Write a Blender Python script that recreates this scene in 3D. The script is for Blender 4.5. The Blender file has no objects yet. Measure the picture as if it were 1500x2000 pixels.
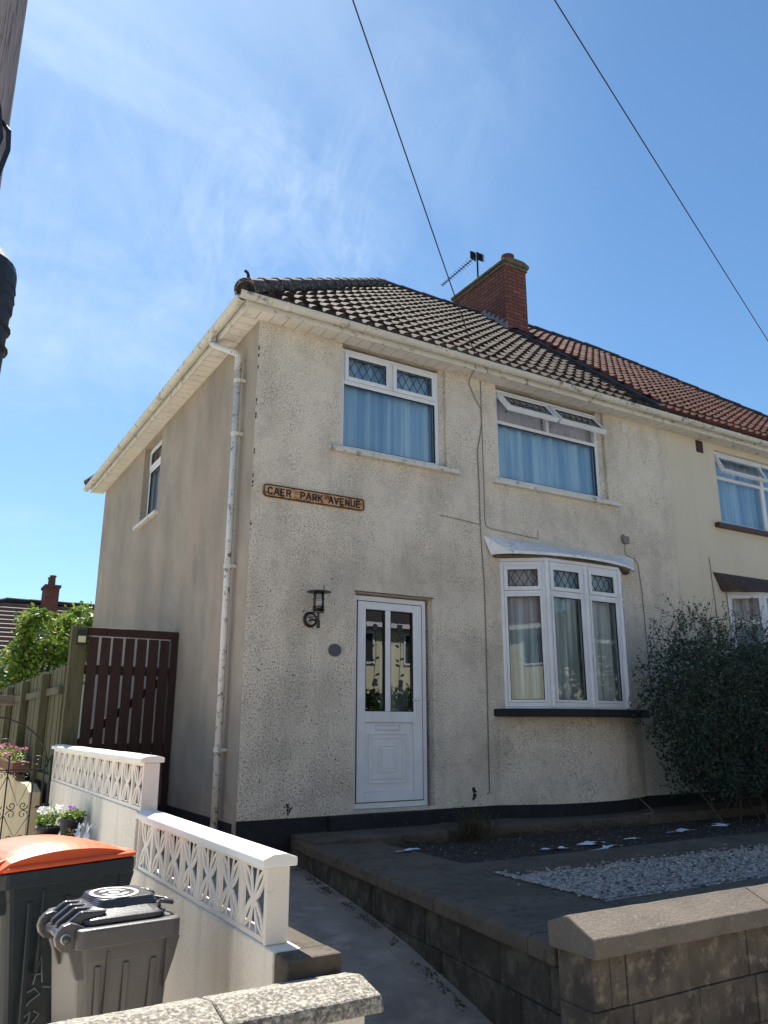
import bpy, math, random
from mathutils import Vector, Matrix, noise
R_ = math.radians
random.seed(7)
sc = bpy.context.scene
COL = sc.collection

# ------------------------------------------------------------------ camera
YAW, PIT, ROL, FPX = 0.538129, 0.264140, 0.001012, 1539.0
CAM = Vector((-2.696, -7.067, 0.796))
fw = Vector((math.sin(YAW)*math.cos(PIT), math.cos(YAW)*math.cos(PIT), math.sin(PIT)))
r0 = Vector((math.cos(YAW), -math.sin(YAW), 0)); u0 = r0.cross(fw)
rt = r0*math.cos(ROL)+u0*math.sin(ROL); up = -r0*math.sin(ROL)+u0*math.cos(ROL)
cd = bpy.data.cameras.new('camera'); cam = bpy.data.objects.new('camera', cd); COL.objects.link(cam)
cd.sensor_fit = 'VERTICAL'; cd.sensor_height = 36; cd.lens = FPX/2000*36
cd.clip_start = 0.05; cd.clip_end = 3000
M4 = Matrix((rt, up, -fw)).transposed().to_4x4(); M4.translation = CAM
cam.matrix_world = M4
sc.camera = cam

# ------------------------------------------------------------------ sky + sun
SUN_EL, SUN_AZ = R_(53.0), R_(6.0)
w = bpy.data.worlds.new("World"); sc.world = w; w.use_nodes = True
nt = w.node_tree; N = nt.nodes; L = nt.links
bg = N['Background']; bg.inputs['Strength'].default_value = 0.054
sky = N.new('ShaderNodeTexSky'); sky.sky_type = 'NISHITA'; sky.sun_disc = False
sky.sun_elevation = SUN_EL; sky.sun_rotation = SUN_AZ
sky.altitude = 50; sky.air_density = 1.0; sky.dust_density = 0.25; sky.ozone_density = 2.0
# thin cirrus: streaky noise stretched over the dome, fading to clear sky on the right
tc = N.new('ShaderNodeTexCoord')
mp = N.new('ShaderNodeMapping'); mp.inputs['Rotation'].default_value = (R_(20), R_(35), R_(25)); mp.inputs['Scale'].default_value = (1.1, 5.0, 2.2)
L.new(tc.outputs['Generated'], mp.inputs['Vector'])
n1 = N.new('ShaderNodeTexNoise'); n1.inputs['Scale'].default_value = 1.5; n1.inputs['Detail'].default_value = 10; n1.inputs['Roughness'].default_value = .62; n1.inputs['Distortion'].default_value = .5
L.new(mp.outputs[0], n1.inputs['Vector'])
cr = N.new('ShaderNodeValToRGB'); cr.color_ramp.elements[0].position = .47; cr.color_ramp.elements[1].position = .74
L.new(n1.outputs[0], cr.inputs[0])
dt = N.new('ShaderNodeVectorMath'); dt.operation = 'DOT_PRODUCT'; L.new(tc.outputs['Generated'], dt.inputs[0]); dt.inputs[1].default_value = (-0.83, .5, -.15)
mr = N.new('ShaderNodeMapRange'); mr.inputs['From Min'].default_value = -.35; mr.inputs['From Max'].default_value = .55; mr.inputs['To Min'].default_value = 0.0; mr.inputs['To Max'].default_value = .66
L.new(dt.outputs['Value'], mr.inputs[0])
mu = N.new('ShaderNodeMath'); mu.operation = 'MULTIPLY'; L.new(cr.outputs[0], mu.inputs[0]); L.new(mr.outputs[0], mu.inputs[1])
ad = N.new('ShaderNodeMath'); ad.operation = 'MULTIPLY_ADD'; L.new(mr.outputs[0], ad.inputs[0]); ad.inputs[1].default_value = .26; L.new(mu.outputs[0], ad.inputs[2]); ad.use_clamp = True
def wisp(d, c0, c1, amt, sc_, rot, sclv):
    # one feathered patch of cirrus around sky direction d
    q = N.new('ShaderNodeVectorMath'); q.operation = 'DOT_PRODUCT'; L.new(tc.outputs['Generated'], q.inputs[0]); q.inputs[1].default_value = d.normalized()
    k = N.new('ShaderNodeMapRange'); k.interpolation_type = 'SMOOTHSTEP'; k.inputs['From Min'].default_value = c0; k.inputs['From Max'].default_value = c1; L.new(q.outputs['Value'], k.inputs[0])
    m_ = N.new('ShaderNodeMapping'); m_.inputs['Rotation'].default_value = rot; m_.inputs['Scale'].default_value = sclv; L.new(tc.outputs['Generated'], m_.inputs['Vector'])
    z = N.new('ShaderNodeTexNoise'); z.inputs['Scale'].default_value = sc_; z.inputs['Detail'].default_value = 6; z.inputs['Roughness'].default_value = .68; z.inputs['Distortion'].default_value = .8; L.new(m_.outputs[0], z.inputs['Vector'])
    c = N.new('ShaderNodeMapRange'); c.inputs['From Min'].default_value = .40; c.inputs['From Max'].default_value = .82; L.new(z.outputs[0], c.inputs[0])
    a = N.new('ShaderNodeMath'); a.operation = 'MULTIPLY'; L.new(k.outputs[0], a.inputs[0]); L.new(c.outputs[0], a.inputs[1])
    b = N.new('ShaderNodeMath'); b.operation = 'MULTIPLY'; L.new(a.outputs[0], b.inputs[0]); b.inputs[1].default_value = amt; return b.outputs[0]
def pxd(x, y): return fw+rt*(x-750)/FPX-up*(y-1000)/FPX
acc = ad.outputs[0]
for wargs in ((pxd(560, 450), .982, .9998, .50, 5, (0, .5, .6), (3.5, 1, 2)), (pxd(860, 170),   .986, .9998, .14, 5, (0, .4, .8), (3, 1, 2)), (pxd(120, 380), .955, .999, .34, 3, (0, .6, .5), (3, 1, 2))):
    q_ = wisp(*wargs); z_ = N.new('ShaderNodeMath'); z_.operation = 'ADD'; z_.use_clamp = True; L.new(acc, z_.inputs[0]); L.new(q_, z_.inputs[1]); acc = z_.outputs[0]
mx = N.new('ShaderNodeMixRGB'); L.new(acc, mx.inputs[0])
tint = N.new('ShaderNodeMixRGB'); tint.blend_type = 'MULTIPLY'; tint.inputs[0].default_value = 1; tint.inputs[2].default_value = (.79, 1.055, 1.18, 1)
L.new(sky.outputs[0], tint.inputs[1]); L.new(tint.outputs[0], mx.inputs[1]); mx.inputs[2].default_value = (5.6, 7.0, 8.9, 1)
L.new(mx.outputs[0], bg.inputs['Color'])
sd = Vector((math.sin(SUN_AZ)*math.cos(SUN_EL), math.cos(SUN_AZ)*math.cos(SUN_EL), math.sin(SUN_EL)))
sl = bpy.data.lights.new('sun', 'SUN'); sl.energy = 4.8; sl.angle = R_(.53); sl.color = (1, .95, .87)
so = bpy.data.objects.new('sun', sl); COL.objects.link(so); so.rotation_euler = sd.to_track_quat('Z', 'Y').to_euler(); so.location = (0, 5, 30)
sc.view_settings.view_transform = 'Standard'; sc.view_settings.look = 'None'; sc.view_settings.gamma = 1; sc.view_settings.exposure = 1.3
sc.cycles.max_bounces = 8; sc.cycles.transparent_max_bounces = 16

# ------------------------------------------------------------------ materials
def newmat(name):
    m = bpy.data.materials.new(name); m.use_nodes = True
    return m, m.node_tree.nodes, m.node_tree.links, m.node_tree.nodes['Principled BSDF']
def mixc(N, L, fac, a, b, bt='MIX'):
    x = N.new('ShaderNodeMixRGB'); x.blend_type = bt
    for k, v in ((0, fac), (1, a), (2, b)):
        if isinstance(v, (int, float)): x.inputs[k].default_value = v
        elif isinstance(v, tuple): x.inputs[k].default_value = v+(1,)
        else: L.new(v, x.inputs[k])
    return x.outputs[0]
def nz(N, L, vec, scale, detail=4, rough=.55, lo=None, hi=None, dist=0):
    n = N.new('ShaderNodeTexNoise'); n.inputs['Scale'].default_value = scale; n.inputs['Detail'].default_value = detail
    n.inputs['Roughness'].default_value = rough; n.inputs['Distortion'].default_value = dist
    L.new(vec, n.inputs['Vector'])
    if lo is None: return n.outputs[0]
    r = N.new('ShaderNodeMapRange'); r.inputs['From Min'].default_value = lo; r.inputs['From Max'].default_value = hi
    L.new(n.outputs[0], r.inputs[0]); return r.outputs[0]
def mapped(N, L, scale=(1, 1, 1), rot=(0, 0, 0)):
    g = N.new('ShaderNodeNewGeometry'); m = N.new('ShaderNodeMapping'); m.inputs['Scale'].default_value = scale; m.inputs['Rotation'].default_value = rot
    L.new(g.outputs['Position'], m.inputs['Vector']); return m.outputs[0]
def bump(N, L, B, h, dist, strength=1):
    b = N.new('ShaderNodeBump'); b.inputs['Distance'].default_value = dist; b.inputs['Strength'].default_value = strength
    L.new(h, b.inputs['Height']); L.new(b.outputs[0], B.inputs['Normal'])
def mth(N, L, op, a, b=None, clamp=False):
    x = N.new('ShaderNodeMath'); x.operation = op; x.use_clamp = clamp
    for k, v in ((0, a), (1, b)):
        if v is None: continue
        if isinstance(v, (int, float)): x.inputs[k].default_value = v
        else: L.new(v, x.inputs[k])
    return x.outputs[0]

def weathered(name, a, b, c=None, s=3, cs=25, cl=.58, ch=.7, rough=.85, bs=60, bd=.003, stretch=(1, 1, 1), camt=1, spec=.3, isl=0, vor=0):
    """base a/b blotches, dirt or lichen c in finer patches, fine bump"""
    m, N, L, B = newmat(name); v = mapped(N, L, stretch)
    col = mixc(N, L, nz(N, L, v, s, 6, .6, .35, .65), a, b)
    if c is not None:
        f = nz(N, L, v, cs, 5, .65, cl, ch); f = mth(N, L, 'MULTIPLY', f, camt, True)
        col = mixc(N, L, f, col, c)
    if vor:   # tone changes from tile to tile
        vo = N.new('ShaderNodeTexVoronoi'); vo.inputs['Scale'].default_value = vor; L.new(v, vo.inputs['Vector']); sx = N.new('ShaderNodeSeparateColor'); L.new(vo.outputs['Color'], sx.inputs[0])
        r = N.new('ShaderNodeMapRange'); r.inputs['To Min'].default_value = .62; r.inputs['To Max'].default_value = 1.4; L.new(sx.outputs[0], r.inputs[0])
        hs = N.new('ShaderNodeHueSaturation'); L.new(r.outputs[0], hs.inputs['Value']); L.new(col, hs.inputs['Color']); col = hs.outputs[0]
    if isl:
        g = N.new('ShaderNodeNewGeometry')
        r = N.new('ShaderNodeMapRange'); r.inputs['To Min'].default_value = 1-isl; r.inputs['To Max'].default_value = 1+isl; L.new(g.outputs['Random Per Island'], r.inputs[0])
        hs = N.new('ShaderNodeHueSaturation'); L.new(r.outputs[0], hs.inputs['Value']); L.new(col, hs.inputs['Color']); col = hs.outputs[0]
    L.new(col, B.inputs['Base Color']); B.inputs['Roughness'].default_value = rough
    B.inputs['Specular IOR Level'].default_value = spec
    if bd: bump(N, L, B, nz(N, L, v, bs, 5, .65), bd)
    return m

def render_wall(name, a, b, dirt, speck=.5, pink=None, bumpd=.010, spl=None, streak=.35):
    """roughcast render: grit bump, dark specks of dirt that gather in patches, faint run-down streaks"""
    m, N, L, B = newmat(name); v = mapped(N, L)
    col = mixc(N, L, nz(N, L, v, 1.1, 5, .6, .35, .68), a, b)
    if pink: col = mixc(N, L, nz(N, L, mapped(N, L, (1.5, 1.5, .35)), 1.3, 4, .55, .42, .7), col, pink)
    sv = mapped(N, L, (3.2, 3.2, .4)); st = nz(N, L, sv, 1.2, 4, .6, .5, .78); st = mth(N, L, 'MULTIPLY', st, streak)
    col = mixc(N, L, st, col, dirt)
    patch = nz(N, L, v, 2.1, 7, .75, .44, .64)
    if speck > .5:   # broad grey grime blotches and weeping below the sills
        bl = nz(N, L, v, 1.15, 7, .72, .46, .70); col = mixc(N, L, mth(N, L, 'MULTIPLY', bl, .42), col, (.27, .245, .20))
        bl = nz(N, L, v, 5.5, 6, .75, .52, .72); col = mixc(N, L, mth(N, L, 'MULTIPLY', bl, .30), col, (.22, .20, .16))
    if spl is not None:          # more dirt low down at the street corner, where splashes and rain reach
        g = N.new('ShaderNodeSeparateXYZ'); L.new(v, g.inputs[0])
        dx = mth(N, L, 'MULTIPLY', mth(N, L, 'SUBTRACT', 1.6, g.outputs[0]), .55, True)
        dz = mth(N, L, 'MULTIPLY', mth(N, L, 'SUBTRACT', 3.2, g.outputs[2]), .35, True)
        patch = mth(N, L, 'ADD', patch, mth(N, L, 'MULTIPLY', mth(N, L, 'MULTIPLY', dx, dz), spl), True)
    f1 = nz(N, L, v, 60, 4, .85, .53, .61); f2 = nz(N, L, v, 27, 5, .85, .585, .66)
    f = mth(N, L, 'MAXIMUM', f1, f2); f = mth(N, L, 'MULTIPLY', mth(N, L, 'MULTIPLY', f, patch), speck, True)
    col = mixc(N, L, f, col, dirt)
    lo = nz(N, L, v, 60, 3, .7, .44, .62); col = mixc(N, L, mth(N, L, 'MULTIPLY', lo, .34 if speck > .5 else .12), col, (.26, .235, .20))
    L.new(col, B.inputs['Base Color']); B.inputs['Roughness'].default_value = .92; B.inputs['Specular IOR Level'].default_value = .2
    hh = mth(N, L, 'ADD', nz(N, L, v, 95, 3, .7), mth(N, L, 'MULTIPLY', nz(N, L, v, 30, 3, .6), .8))
    bump(N, L, B, hh, bumpd)
    return m

def plain(name, c, rough=.5, metal=0, spec=.5, bd=0, bs=80, dirt=None, da=.5, ds=18, trans=0):
    m, N, L, B = newmat(name); v = mapped(N, L)
    col = mixc(N, L, nz(N, L, v, 4, 4, .6, .3, .7), c, tuple(x*.86 for x in c))
    if dirt: col = mixc(N, L, mth(N, L, 'MULTIPLY', nz(N, L, v, ds, 5, .7, .55, .68), da), col, dirt)
    L.new(col, B.inputs['Base Color'])
    B.inputs['Roughness'].default_value = rough; B.inputs['Metallic'].default_value = metal; B.inputs['Specular IOR Level'].default_value = spec
    if bd: bump(N, L, B, nz(N, L, v, bs, 4, .6), bd)
    return m

def leafmat(name, a, b, c=None, rough=.55):
    m, N, L, B = newmat(name); g = N.new('ShaderNodeNewGeometry')
    cr = N.new('ShaderNodeValToRGB'); e = cr.color_ramp.elements
    e[0].color = a+(1,); e[1].color = b+(1,)
    if c: x = e.new(.9); x.color = b+(1,); e[2].color = c+(1,)
    L.new(g.outputs['Random Per Island'], cr.inputs[0]); L.new(cr.outputs[0], B.inputs['Base Color'])
    B.inputs['Roughness'].default_value = rough; B.inputs['Specular IOR Level'].default_value = .35
    tr = N.new('ShaderNodeBsdfTranslucent'); L.new(cr.outputs[0], tr.inputs[0]); ms = N.new('ShaderNodeMixShader'); ms.inputs[0].default_value = .3
    L.new(B.outputs[0], ms.inputs[1]); L.new(tr.outputs[0], ms.inputs[2]); L.new(ms.outputs[0], N['Material Output'].inputs[0])
    return m

def glassmat(name, boost=1.0, tint=(.93, .97, .97), base=.04):
    m, N, L, B = newmat(name); N.remove(B)
    t = N.new('ShaderNodeBsdfTransparent'); t.inputs[0].default_value = tint+(1,)
    g = N.new('ShaderNodeBsdfGlossy'); g.inputs['Roughness'].default_value = .006
    fr = N.new('ShaderNodeFresnel'); fr.inputs[0].default_value = 1.52
    f = mth(N, L, 'MULTIPLY', fr.outputs[0], boost); f = mth(N, L, 'ADD', f, base, True)
    s = N.new('ShaderNodeMixShader'); L.new(f, s.inputs[0]); L.new(t.outputs[0], s.inputs[1]); L.new(g.outputs[0], s.inputs[2])
    L.new(s.outputs[0], N['Material Output'].inputs[0])
    v = mapped(N, L); b = N.new('ShaderNodeBump'); b.inputs['Distance'].default_value = .0006; b.inputs['Strength'].default_value = .5
    L.new(nz(N, L, v, 2.2, 1, .4), b.inputs['Height']); L.new(b.outputs[0], g.inputs['Normal'])
    return m

def brickmat(name, a, b, mortar, sc_=1, bw=.225, bh=.075, ms=.01, rot=(0, 0, 0)):
    m, N, L, B = newmat(name)
    g = N.new('ShaderNodeNewGeometry'); sp = N.new('ShaderNodeSeparateXYZ'); L.new(g.outputs['Position'], sp.inputs[0])
    sm = mth(N, L, 'ADD', sp.outputs[0], sp.outputs[1]); cb = N.new('ShaderNodeCombineXYZ'); L.new(sm, cb.inputs[0]); L.new(sp.outputs[2], cb.inputs[1])
    br = N.new('ShaderNodeTexBrick'); L.new(cb.outputs[0], br.inputs['Vector']); br.inputs['Scale'].default_value = 1
    br.inputs['Brick Width'].default_value = bw; br.inputs['Row Height'].default_value = bh; br.inputs['Mortar Size'].default_value = ms; br.inputs['Mortar Smooth'].default_value = .3
    br.inputs['Color1'].default_value = a+(1,); br.inputs['Color2'].default_value = b+(1,); br.inputs['Mortar'].default_value = mortar+(1,)
    v = mapped(N, L); col = mixc(N, L, nz(N, L, v, 14, 5, .7, .5, .75), br.outputs[0], tuple(x*.55 for x in a))
    L.new(col, B.inputs['Base Color']); B.inputs['Roughness'].default_value = .9; B.inputs['Specular IOR Level'].default_value = .2
    h = mth(N, L, 'SUBTRACT', mth(N, L, 'MULTIPLY', nz(N, L, v, 50, 4, .6), .4), br.outputs['Fac']); bump(N, L, B, h, .006)
    return m

MT = {}
MT['front'] = render_wall('roughcast', (.90, .805, .68), (.81, .72, .60), (.075, .068, .058), 1.25, None, .014, .8, .20)
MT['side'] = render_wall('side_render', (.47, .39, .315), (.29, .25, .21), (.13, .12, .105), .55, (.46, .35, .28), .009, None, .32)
MT['nwall'] = render_wall('smooth_render', (.66, .595, .475), (.61, .55, .44), (.30, .27, .20), .12, None, .004, None, .15)
MT['black'] = weathered('bitumen_paint', (.012, .013, .018), (.02, .02, .024), (.13, .12, .10), 5, 30, .62, .72, .75, 60, .004, camt=.5)
MT['upvc'] = plain('white_upvc', (.74, .76, .80), .32, 0, .5)
MT['upvc_old'] = plain('weathered_white_plastic', (.66, .63, .57), .5, 0, .4, 0, 80, (.10, .095, .08), .95, 10)
MT['pipe'] = plain('peeling_white_pipe_paint', (.68, .66, .62), .5, 0, .4, .001, 60, (.05, .048, .045), 1.3, 19)
MT['soffit'] = plain('soffit_plastic', (.70, .66, .60), .5, 0, .4, 0, 80, (.34, .30, .25), .5, 9)
MT['gutter'] = plain('mossy_gutter_plastic', (.60, .58, .52), .5, 0, .4, .001, 60, (.12, .12, .09), .95, 7)
MT['seal'] = plain('dark_rubber_seal', (.02, .02, .022), .7)
MT['glass'] = glassmat('window_glass', 1.15, base=.035)
MT['doorglass'] = glassmat('door_glass', 1.5, (.62, .66, .66), .07)
MT['lead'] = plain('lead_strip', (.035, .04, .05), .6, .3)
def fabric(name, a, b, sc):  # pale and dark streaks paint fold shading and layered cloth into the colour
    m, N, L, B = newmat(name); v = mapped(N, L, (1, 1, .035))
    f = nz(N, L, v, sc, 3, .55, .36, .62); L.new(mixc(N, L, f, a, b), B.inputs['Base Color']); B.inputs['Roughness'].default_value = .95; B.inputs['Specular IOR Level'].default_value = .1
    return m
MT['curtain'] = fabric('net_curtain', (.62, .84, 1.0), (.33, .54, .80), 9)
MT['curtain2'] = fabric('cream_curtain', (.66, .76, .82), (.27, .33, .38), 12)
MT['blind'] = plain('patterned_pale_curtain', (.50, .48, .52), .9, 0, .1, 0, 80, (.15, .13, .17), .8, 12)
MT['dark'] = plain('room_dark', (.06, .055, .05), .9)
MT['brown_tile'] = weathered('brown_concrete_tile', (.034, .022, .017), (.048, .033, .026), (.105, .080, .062), 3, 26, .52, .68, .9, 70, .003, camt=.7, vor=3.6)
MT['red_tile'] = weathered('red_concrete_tile', (.105, .036, .027), (.075, .028, .022), (.16, .11, .085), 3, 22, .6, .74, .9, 70, .003, camt=.4, vor=3.6)
MT['ridge'] = weathered('mossy_ridge_tile', (.045, .035, .035), (.06, .045, .04), (.33, .28, .22), 4, 26, .5, .64, .9, 50, .005, camt=.8)
MT['ridge_dark'] = weathered('dark_ridge_tile', (.03, .028, .034), (.045, .04, .045), (.12, .10, .09), 4, 26, .6, .7, .85, 50, .004, camt=.5)
MT['chim'] = brickmat('red_brick', (.29, .10, .075), (.19, .07, .058), (.065, .045, .04))
MT['lead_sheet'] = plain('lead_flashing', (.30, .31, .34), .6, .4, .5, .002, 30)
MT['flaunch'] = weathered('chimney_mortar', (.20, .15, .10), (.13, .10, .07), (.05, .05, .04), 8, 30, .5, .65, .9, 60, .006)
MT['pot'] = weathered('terracotta_pot', (.22, .09, .06), (.15, .07, .05), (.04, .035, .03), 8, 30, .5, .65, .9, 60, .003)
MT['aerial'] = plain('dull_aluminium', (.035, .038, .05), 1.0, 0, .05)
MT['iron'] = plain('black_iron', (.015, .015, .016), .5, .3, .5, .001, 60)
MT['steel'] = plain('galvanised_steel', (.30, .32, .36), .45, .8)
MT['rust'] = weathered('rusted_white_enamel', (.50, .27, .13), (.62, .42, .25), (.20, .07, .03), 7, 16, .47, .62, .8, 50, .002, camt=.95)
MT['rustdark'] = weathered('dark_rusted_iron', (.06, .03, .02), (.10, .04, .02), (.02, .015, .012), 20, 30, .5, .6, .85, 50, .002)
MT['letter'] = plain('black_sign_lettering', (.022, .016, .014), .7)
MT['whitewall'] = weathered('white_masonry_paint', (.80, .74, .66), (.74, .68, .60), (.26, .24, .19), 2.5, 13, .62, .76, .85, 50, .004, camt=.6)
MT['creamwall'] = render_wall('cream_masonry_paint', (.84, .765, .66), (.76, .69, .59), (.25, .24, .20), .35, None, .004, None, .55)
MT['whitecap'] = weathered('bright_white_painted_coping', (.82, .80, .76), (.76, .74, .69), (.40, .37, .31), 3, 16, .66, .78, .8, 50, .003, camt=.5)
MT['sandwall'] = render_wall('sandy_cream_render', (.60, .50, .33), (.52, .43, .28), (.22, .18, .12), .3, None, .005, None, .4)
MT['lichen'] = weathered('lichened_concrete', (.18, .16, .13), (.125, .11, .092), (.48, .45, .38), 8, 62, .43, .64, .95, 55, .008)
MT['conc'] = weathered('brown_concrete', (.125, .100, .078), (.080, .065, .051), (.030, .026, .022), 3, 14, .52, .68, .95, 60, .005, camt=.7)
MT['concpath'] = weathered('worn_concrete_path', (.31, .262, .222), (.175, .15, .13), (.46, .385, .31), 1.8, 5, .50, .72, .95, 70, .004, camt=.6)
MT['concdark'] = weathered('dark_algae_concrete', (.050, .044, .038), (.032, .028, .025), (.085, .08, .065), 5, 18, .5, .66, .95, 45, .014, camt=.6)
MT['mossblock'] = weathered('mossy_stained_blocks', (.070, .063, .048), (.038, .035, .030), (.13, .125, .095), 3.5, 8, .48, .66, .95, 40, .018, camt=.8, isl=.2)
MT['coping'] = weathered('sandy_concrete_coping', (.165, .138, .112), (.125, .105, .088), (.20, .18, .155), 4, 40, .55, .70, .95, 70, .005)
MT['block'] = weathered('rough_concrete_block', (.15, .122, .095), (.062, .052, .046), (.29, .24, .175), 5, 13, .52, .70, .95, 38, .018, camt=.8, isl=.15)
MT['soil'] = weathered('bare_soil', (.045, .038, .033), (.028, .024, .022), (.16, .15, .14), 6, 30, .6, .7, 1, 40, .02)
MT['gravelbase'] = weathered('gravel_bed', (.10, .105, .12), (.14, .14, .16), (.04, .04, .045), 30, 50, .5, .6, .95, 90, .01)
MT['pebble'] = weathered('blue_grey_limestone_chippings', (.31, .285, .26), (.18, .17, .165), (.46, .43, .40), 30, 60, .55, .6, .8, 90, .001, isl=.4)
MT['grit'] = weathered('mixed_grit', (.07, .065, .06), (.12, .11, .10), (.35, .34, .33), 30, 60, .6, .65, .9, 90, .001, isl=.6)
MT['asphalt'] = weathered('asphalt', (.13, .127, .12), (.16, .155, .15), (.22, .21, .20), 2, 120, .6, .7, .9, 150, .004)
MT['pave'] = weathered('concrete_paving', (.40, .375, .335), (.34, .32, .285), (.12, .11, .10), 2, 12, .55, .7, .9, 80, .003, camt=.5)
MT['grass'] = weathered('grass_ground', (.05, .08, .025), (.08, .11, .035), (.12, .11, .05), 1, 12, .5, .7, 1, 40, .02)
MT['yard'] = weathered('yard_concrete', (.58, .52, .43), (.50, .45, .37), (.18, .17, .14), 2, 9, .55, .7, .9, 70, .003, camt=.5)
MT['gatewood'] = weathered('dark_red_brown_painted_timber', (.040, .017, .014), (.027, .012, .011), (.07, .036, .028), 6, 18, .6, .72, .6, 60, .002, (4, 4, .6), camt=.5)
MT['fencewood'] = weathered('green_stained_fence_timber', (.085, .080, .042), (.12, .11, .062), (.045, .045, .028), 4, 10, .5, .68, .9, 40, .004, (3, 3, .35), camt=.7)
MT['polewood'] = weathered('grey_weathered_pole_timber', (.40, .35, .36), (.30, .265, .275), (.10, .088, .09), 9, 20, .5, .64, .9, 30, .006, (9, 9, .35), camt=.8)
MT['blackplastic'] = plain('black_ribbed_plastic', (.016, .018, .026), .5, 0, .4, .001, 40)
MT['wire'] = plain('black_cable', (.012, .014, .02), .6)
MT['cablewall'] = plain('painted_grey_cable', (.22, .20, .17), .7)
MT['orange'] = plain('orange_plastic', (.80, .115, .028), .38, 0, .5, 0, 80, (.55, .10, .03), .3, 7)
MT['bindark'] = plain('dark_grey_bin_plastic', (.022, .032, .038), .42, 0, .5, .0008, 120, (.09, .10, .10), .3, 9)
MT['bingrey'] = plain('charcoal_bin_plastic', (.075, .072, .075), .36, 0, .5, .0008, 120, (.16, .15, .14), .25, 9)
MT['binlid'] = plain('black_bin_lid_plastic', (.05, .05, .056), .26, 0, .6, .0008, 140, (.12, .12, .12), .3, 9)
MT['rubber'] = plain('rubber_tyre', (.02, .02, .02), .8)
MT['whitemark'] = plain('white_printed_mark', (.72, .73, .74), .6)
MT['chalk'] = plain('faded_grey_marker', (.20, .24, .26), .8)
MT['slate'] = plain('slate_plaque', (.085, .088, .11), .6, 0, .4, .001, 90)
MT['chrome'] = plain('brushed_metal', (.45, .42, .38), .28, .9)
MT['lampiron'] = plain('bronze_lamp_metal', (.055, .045, .038), .4, .7)
MT['clear'] = glassmat('lamp_glass', 1.3, (.9, .9, .88), .04)
MT['canopy'] = plain('white_canopy_sheet', (.80, .80, .80), .42, 0, .5, 0, 80, (.12, .11, .10), .7, 14)
MT['canopybr'] = weathered('brown_canopy_felt', (.075, .05, .045), (.055, .04, .038), (.15, .12, .11), 5, 20, .55, .7, .8, 40, .006)
MT['browncill'] = plain('dark_brown_painted_sill', (.06, .022, .018), .5)
MT['paper'] = plain('white_torn_plastic', (.62, .68, .78), .7)
MT['shrub'] = leafmat('dark_shrub_leaf', (.020, .042, .030), (.055, .095, .065), (.15, .20, .14))
MT['green1'] = leafmat('bright_tree_leaf', (.07, .14, .02), (.22, .32, .05), (.50, .40, .05))
MT['green2'] = leafmat('deep_hedge_leaf', (.03, .06, .018), (.08, .13, .035))
MT['petal_w'] = leafmat('white_petal', (.75, .75, .75), (.85, .85, .85))
MT['petal_p'] = leafmat('pink_petal', (.38, .09, .20), (.50, .22, .27), (.55, .42, .33))
MT['petal_v'] = leafmat('violet_petal', (.22, .10, .45), (.30, .16, .60))
MT['petal_r'] = leafmat('red_petal', (.20, .012, .014), (.32, .02, .022))
MT['mossleaf'] = leafmat('moss_leaf', (.045, .055, .02), (.09, .095, .04))
MT['twig'] = plain('brown_twig', (.07, .05, .035), .9)
MT['dryweed'] = leafmat('dry_weed_leaf', (.06, .048, .026), (.10, .082, .045))
MT['ornament'] = plain('silver_ornament_glass', (.70, .72, .76), .15, .5)
MT['oppwall'] = render_wall('opposite_cream_render', (.72, .68, .50), (.66, .62, .45), (.35, .32, .25), .1, None, .003, None, .15)
MT['label'] = plain('yellow_pale_label', (.62, .58, .36), .6)

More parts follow.
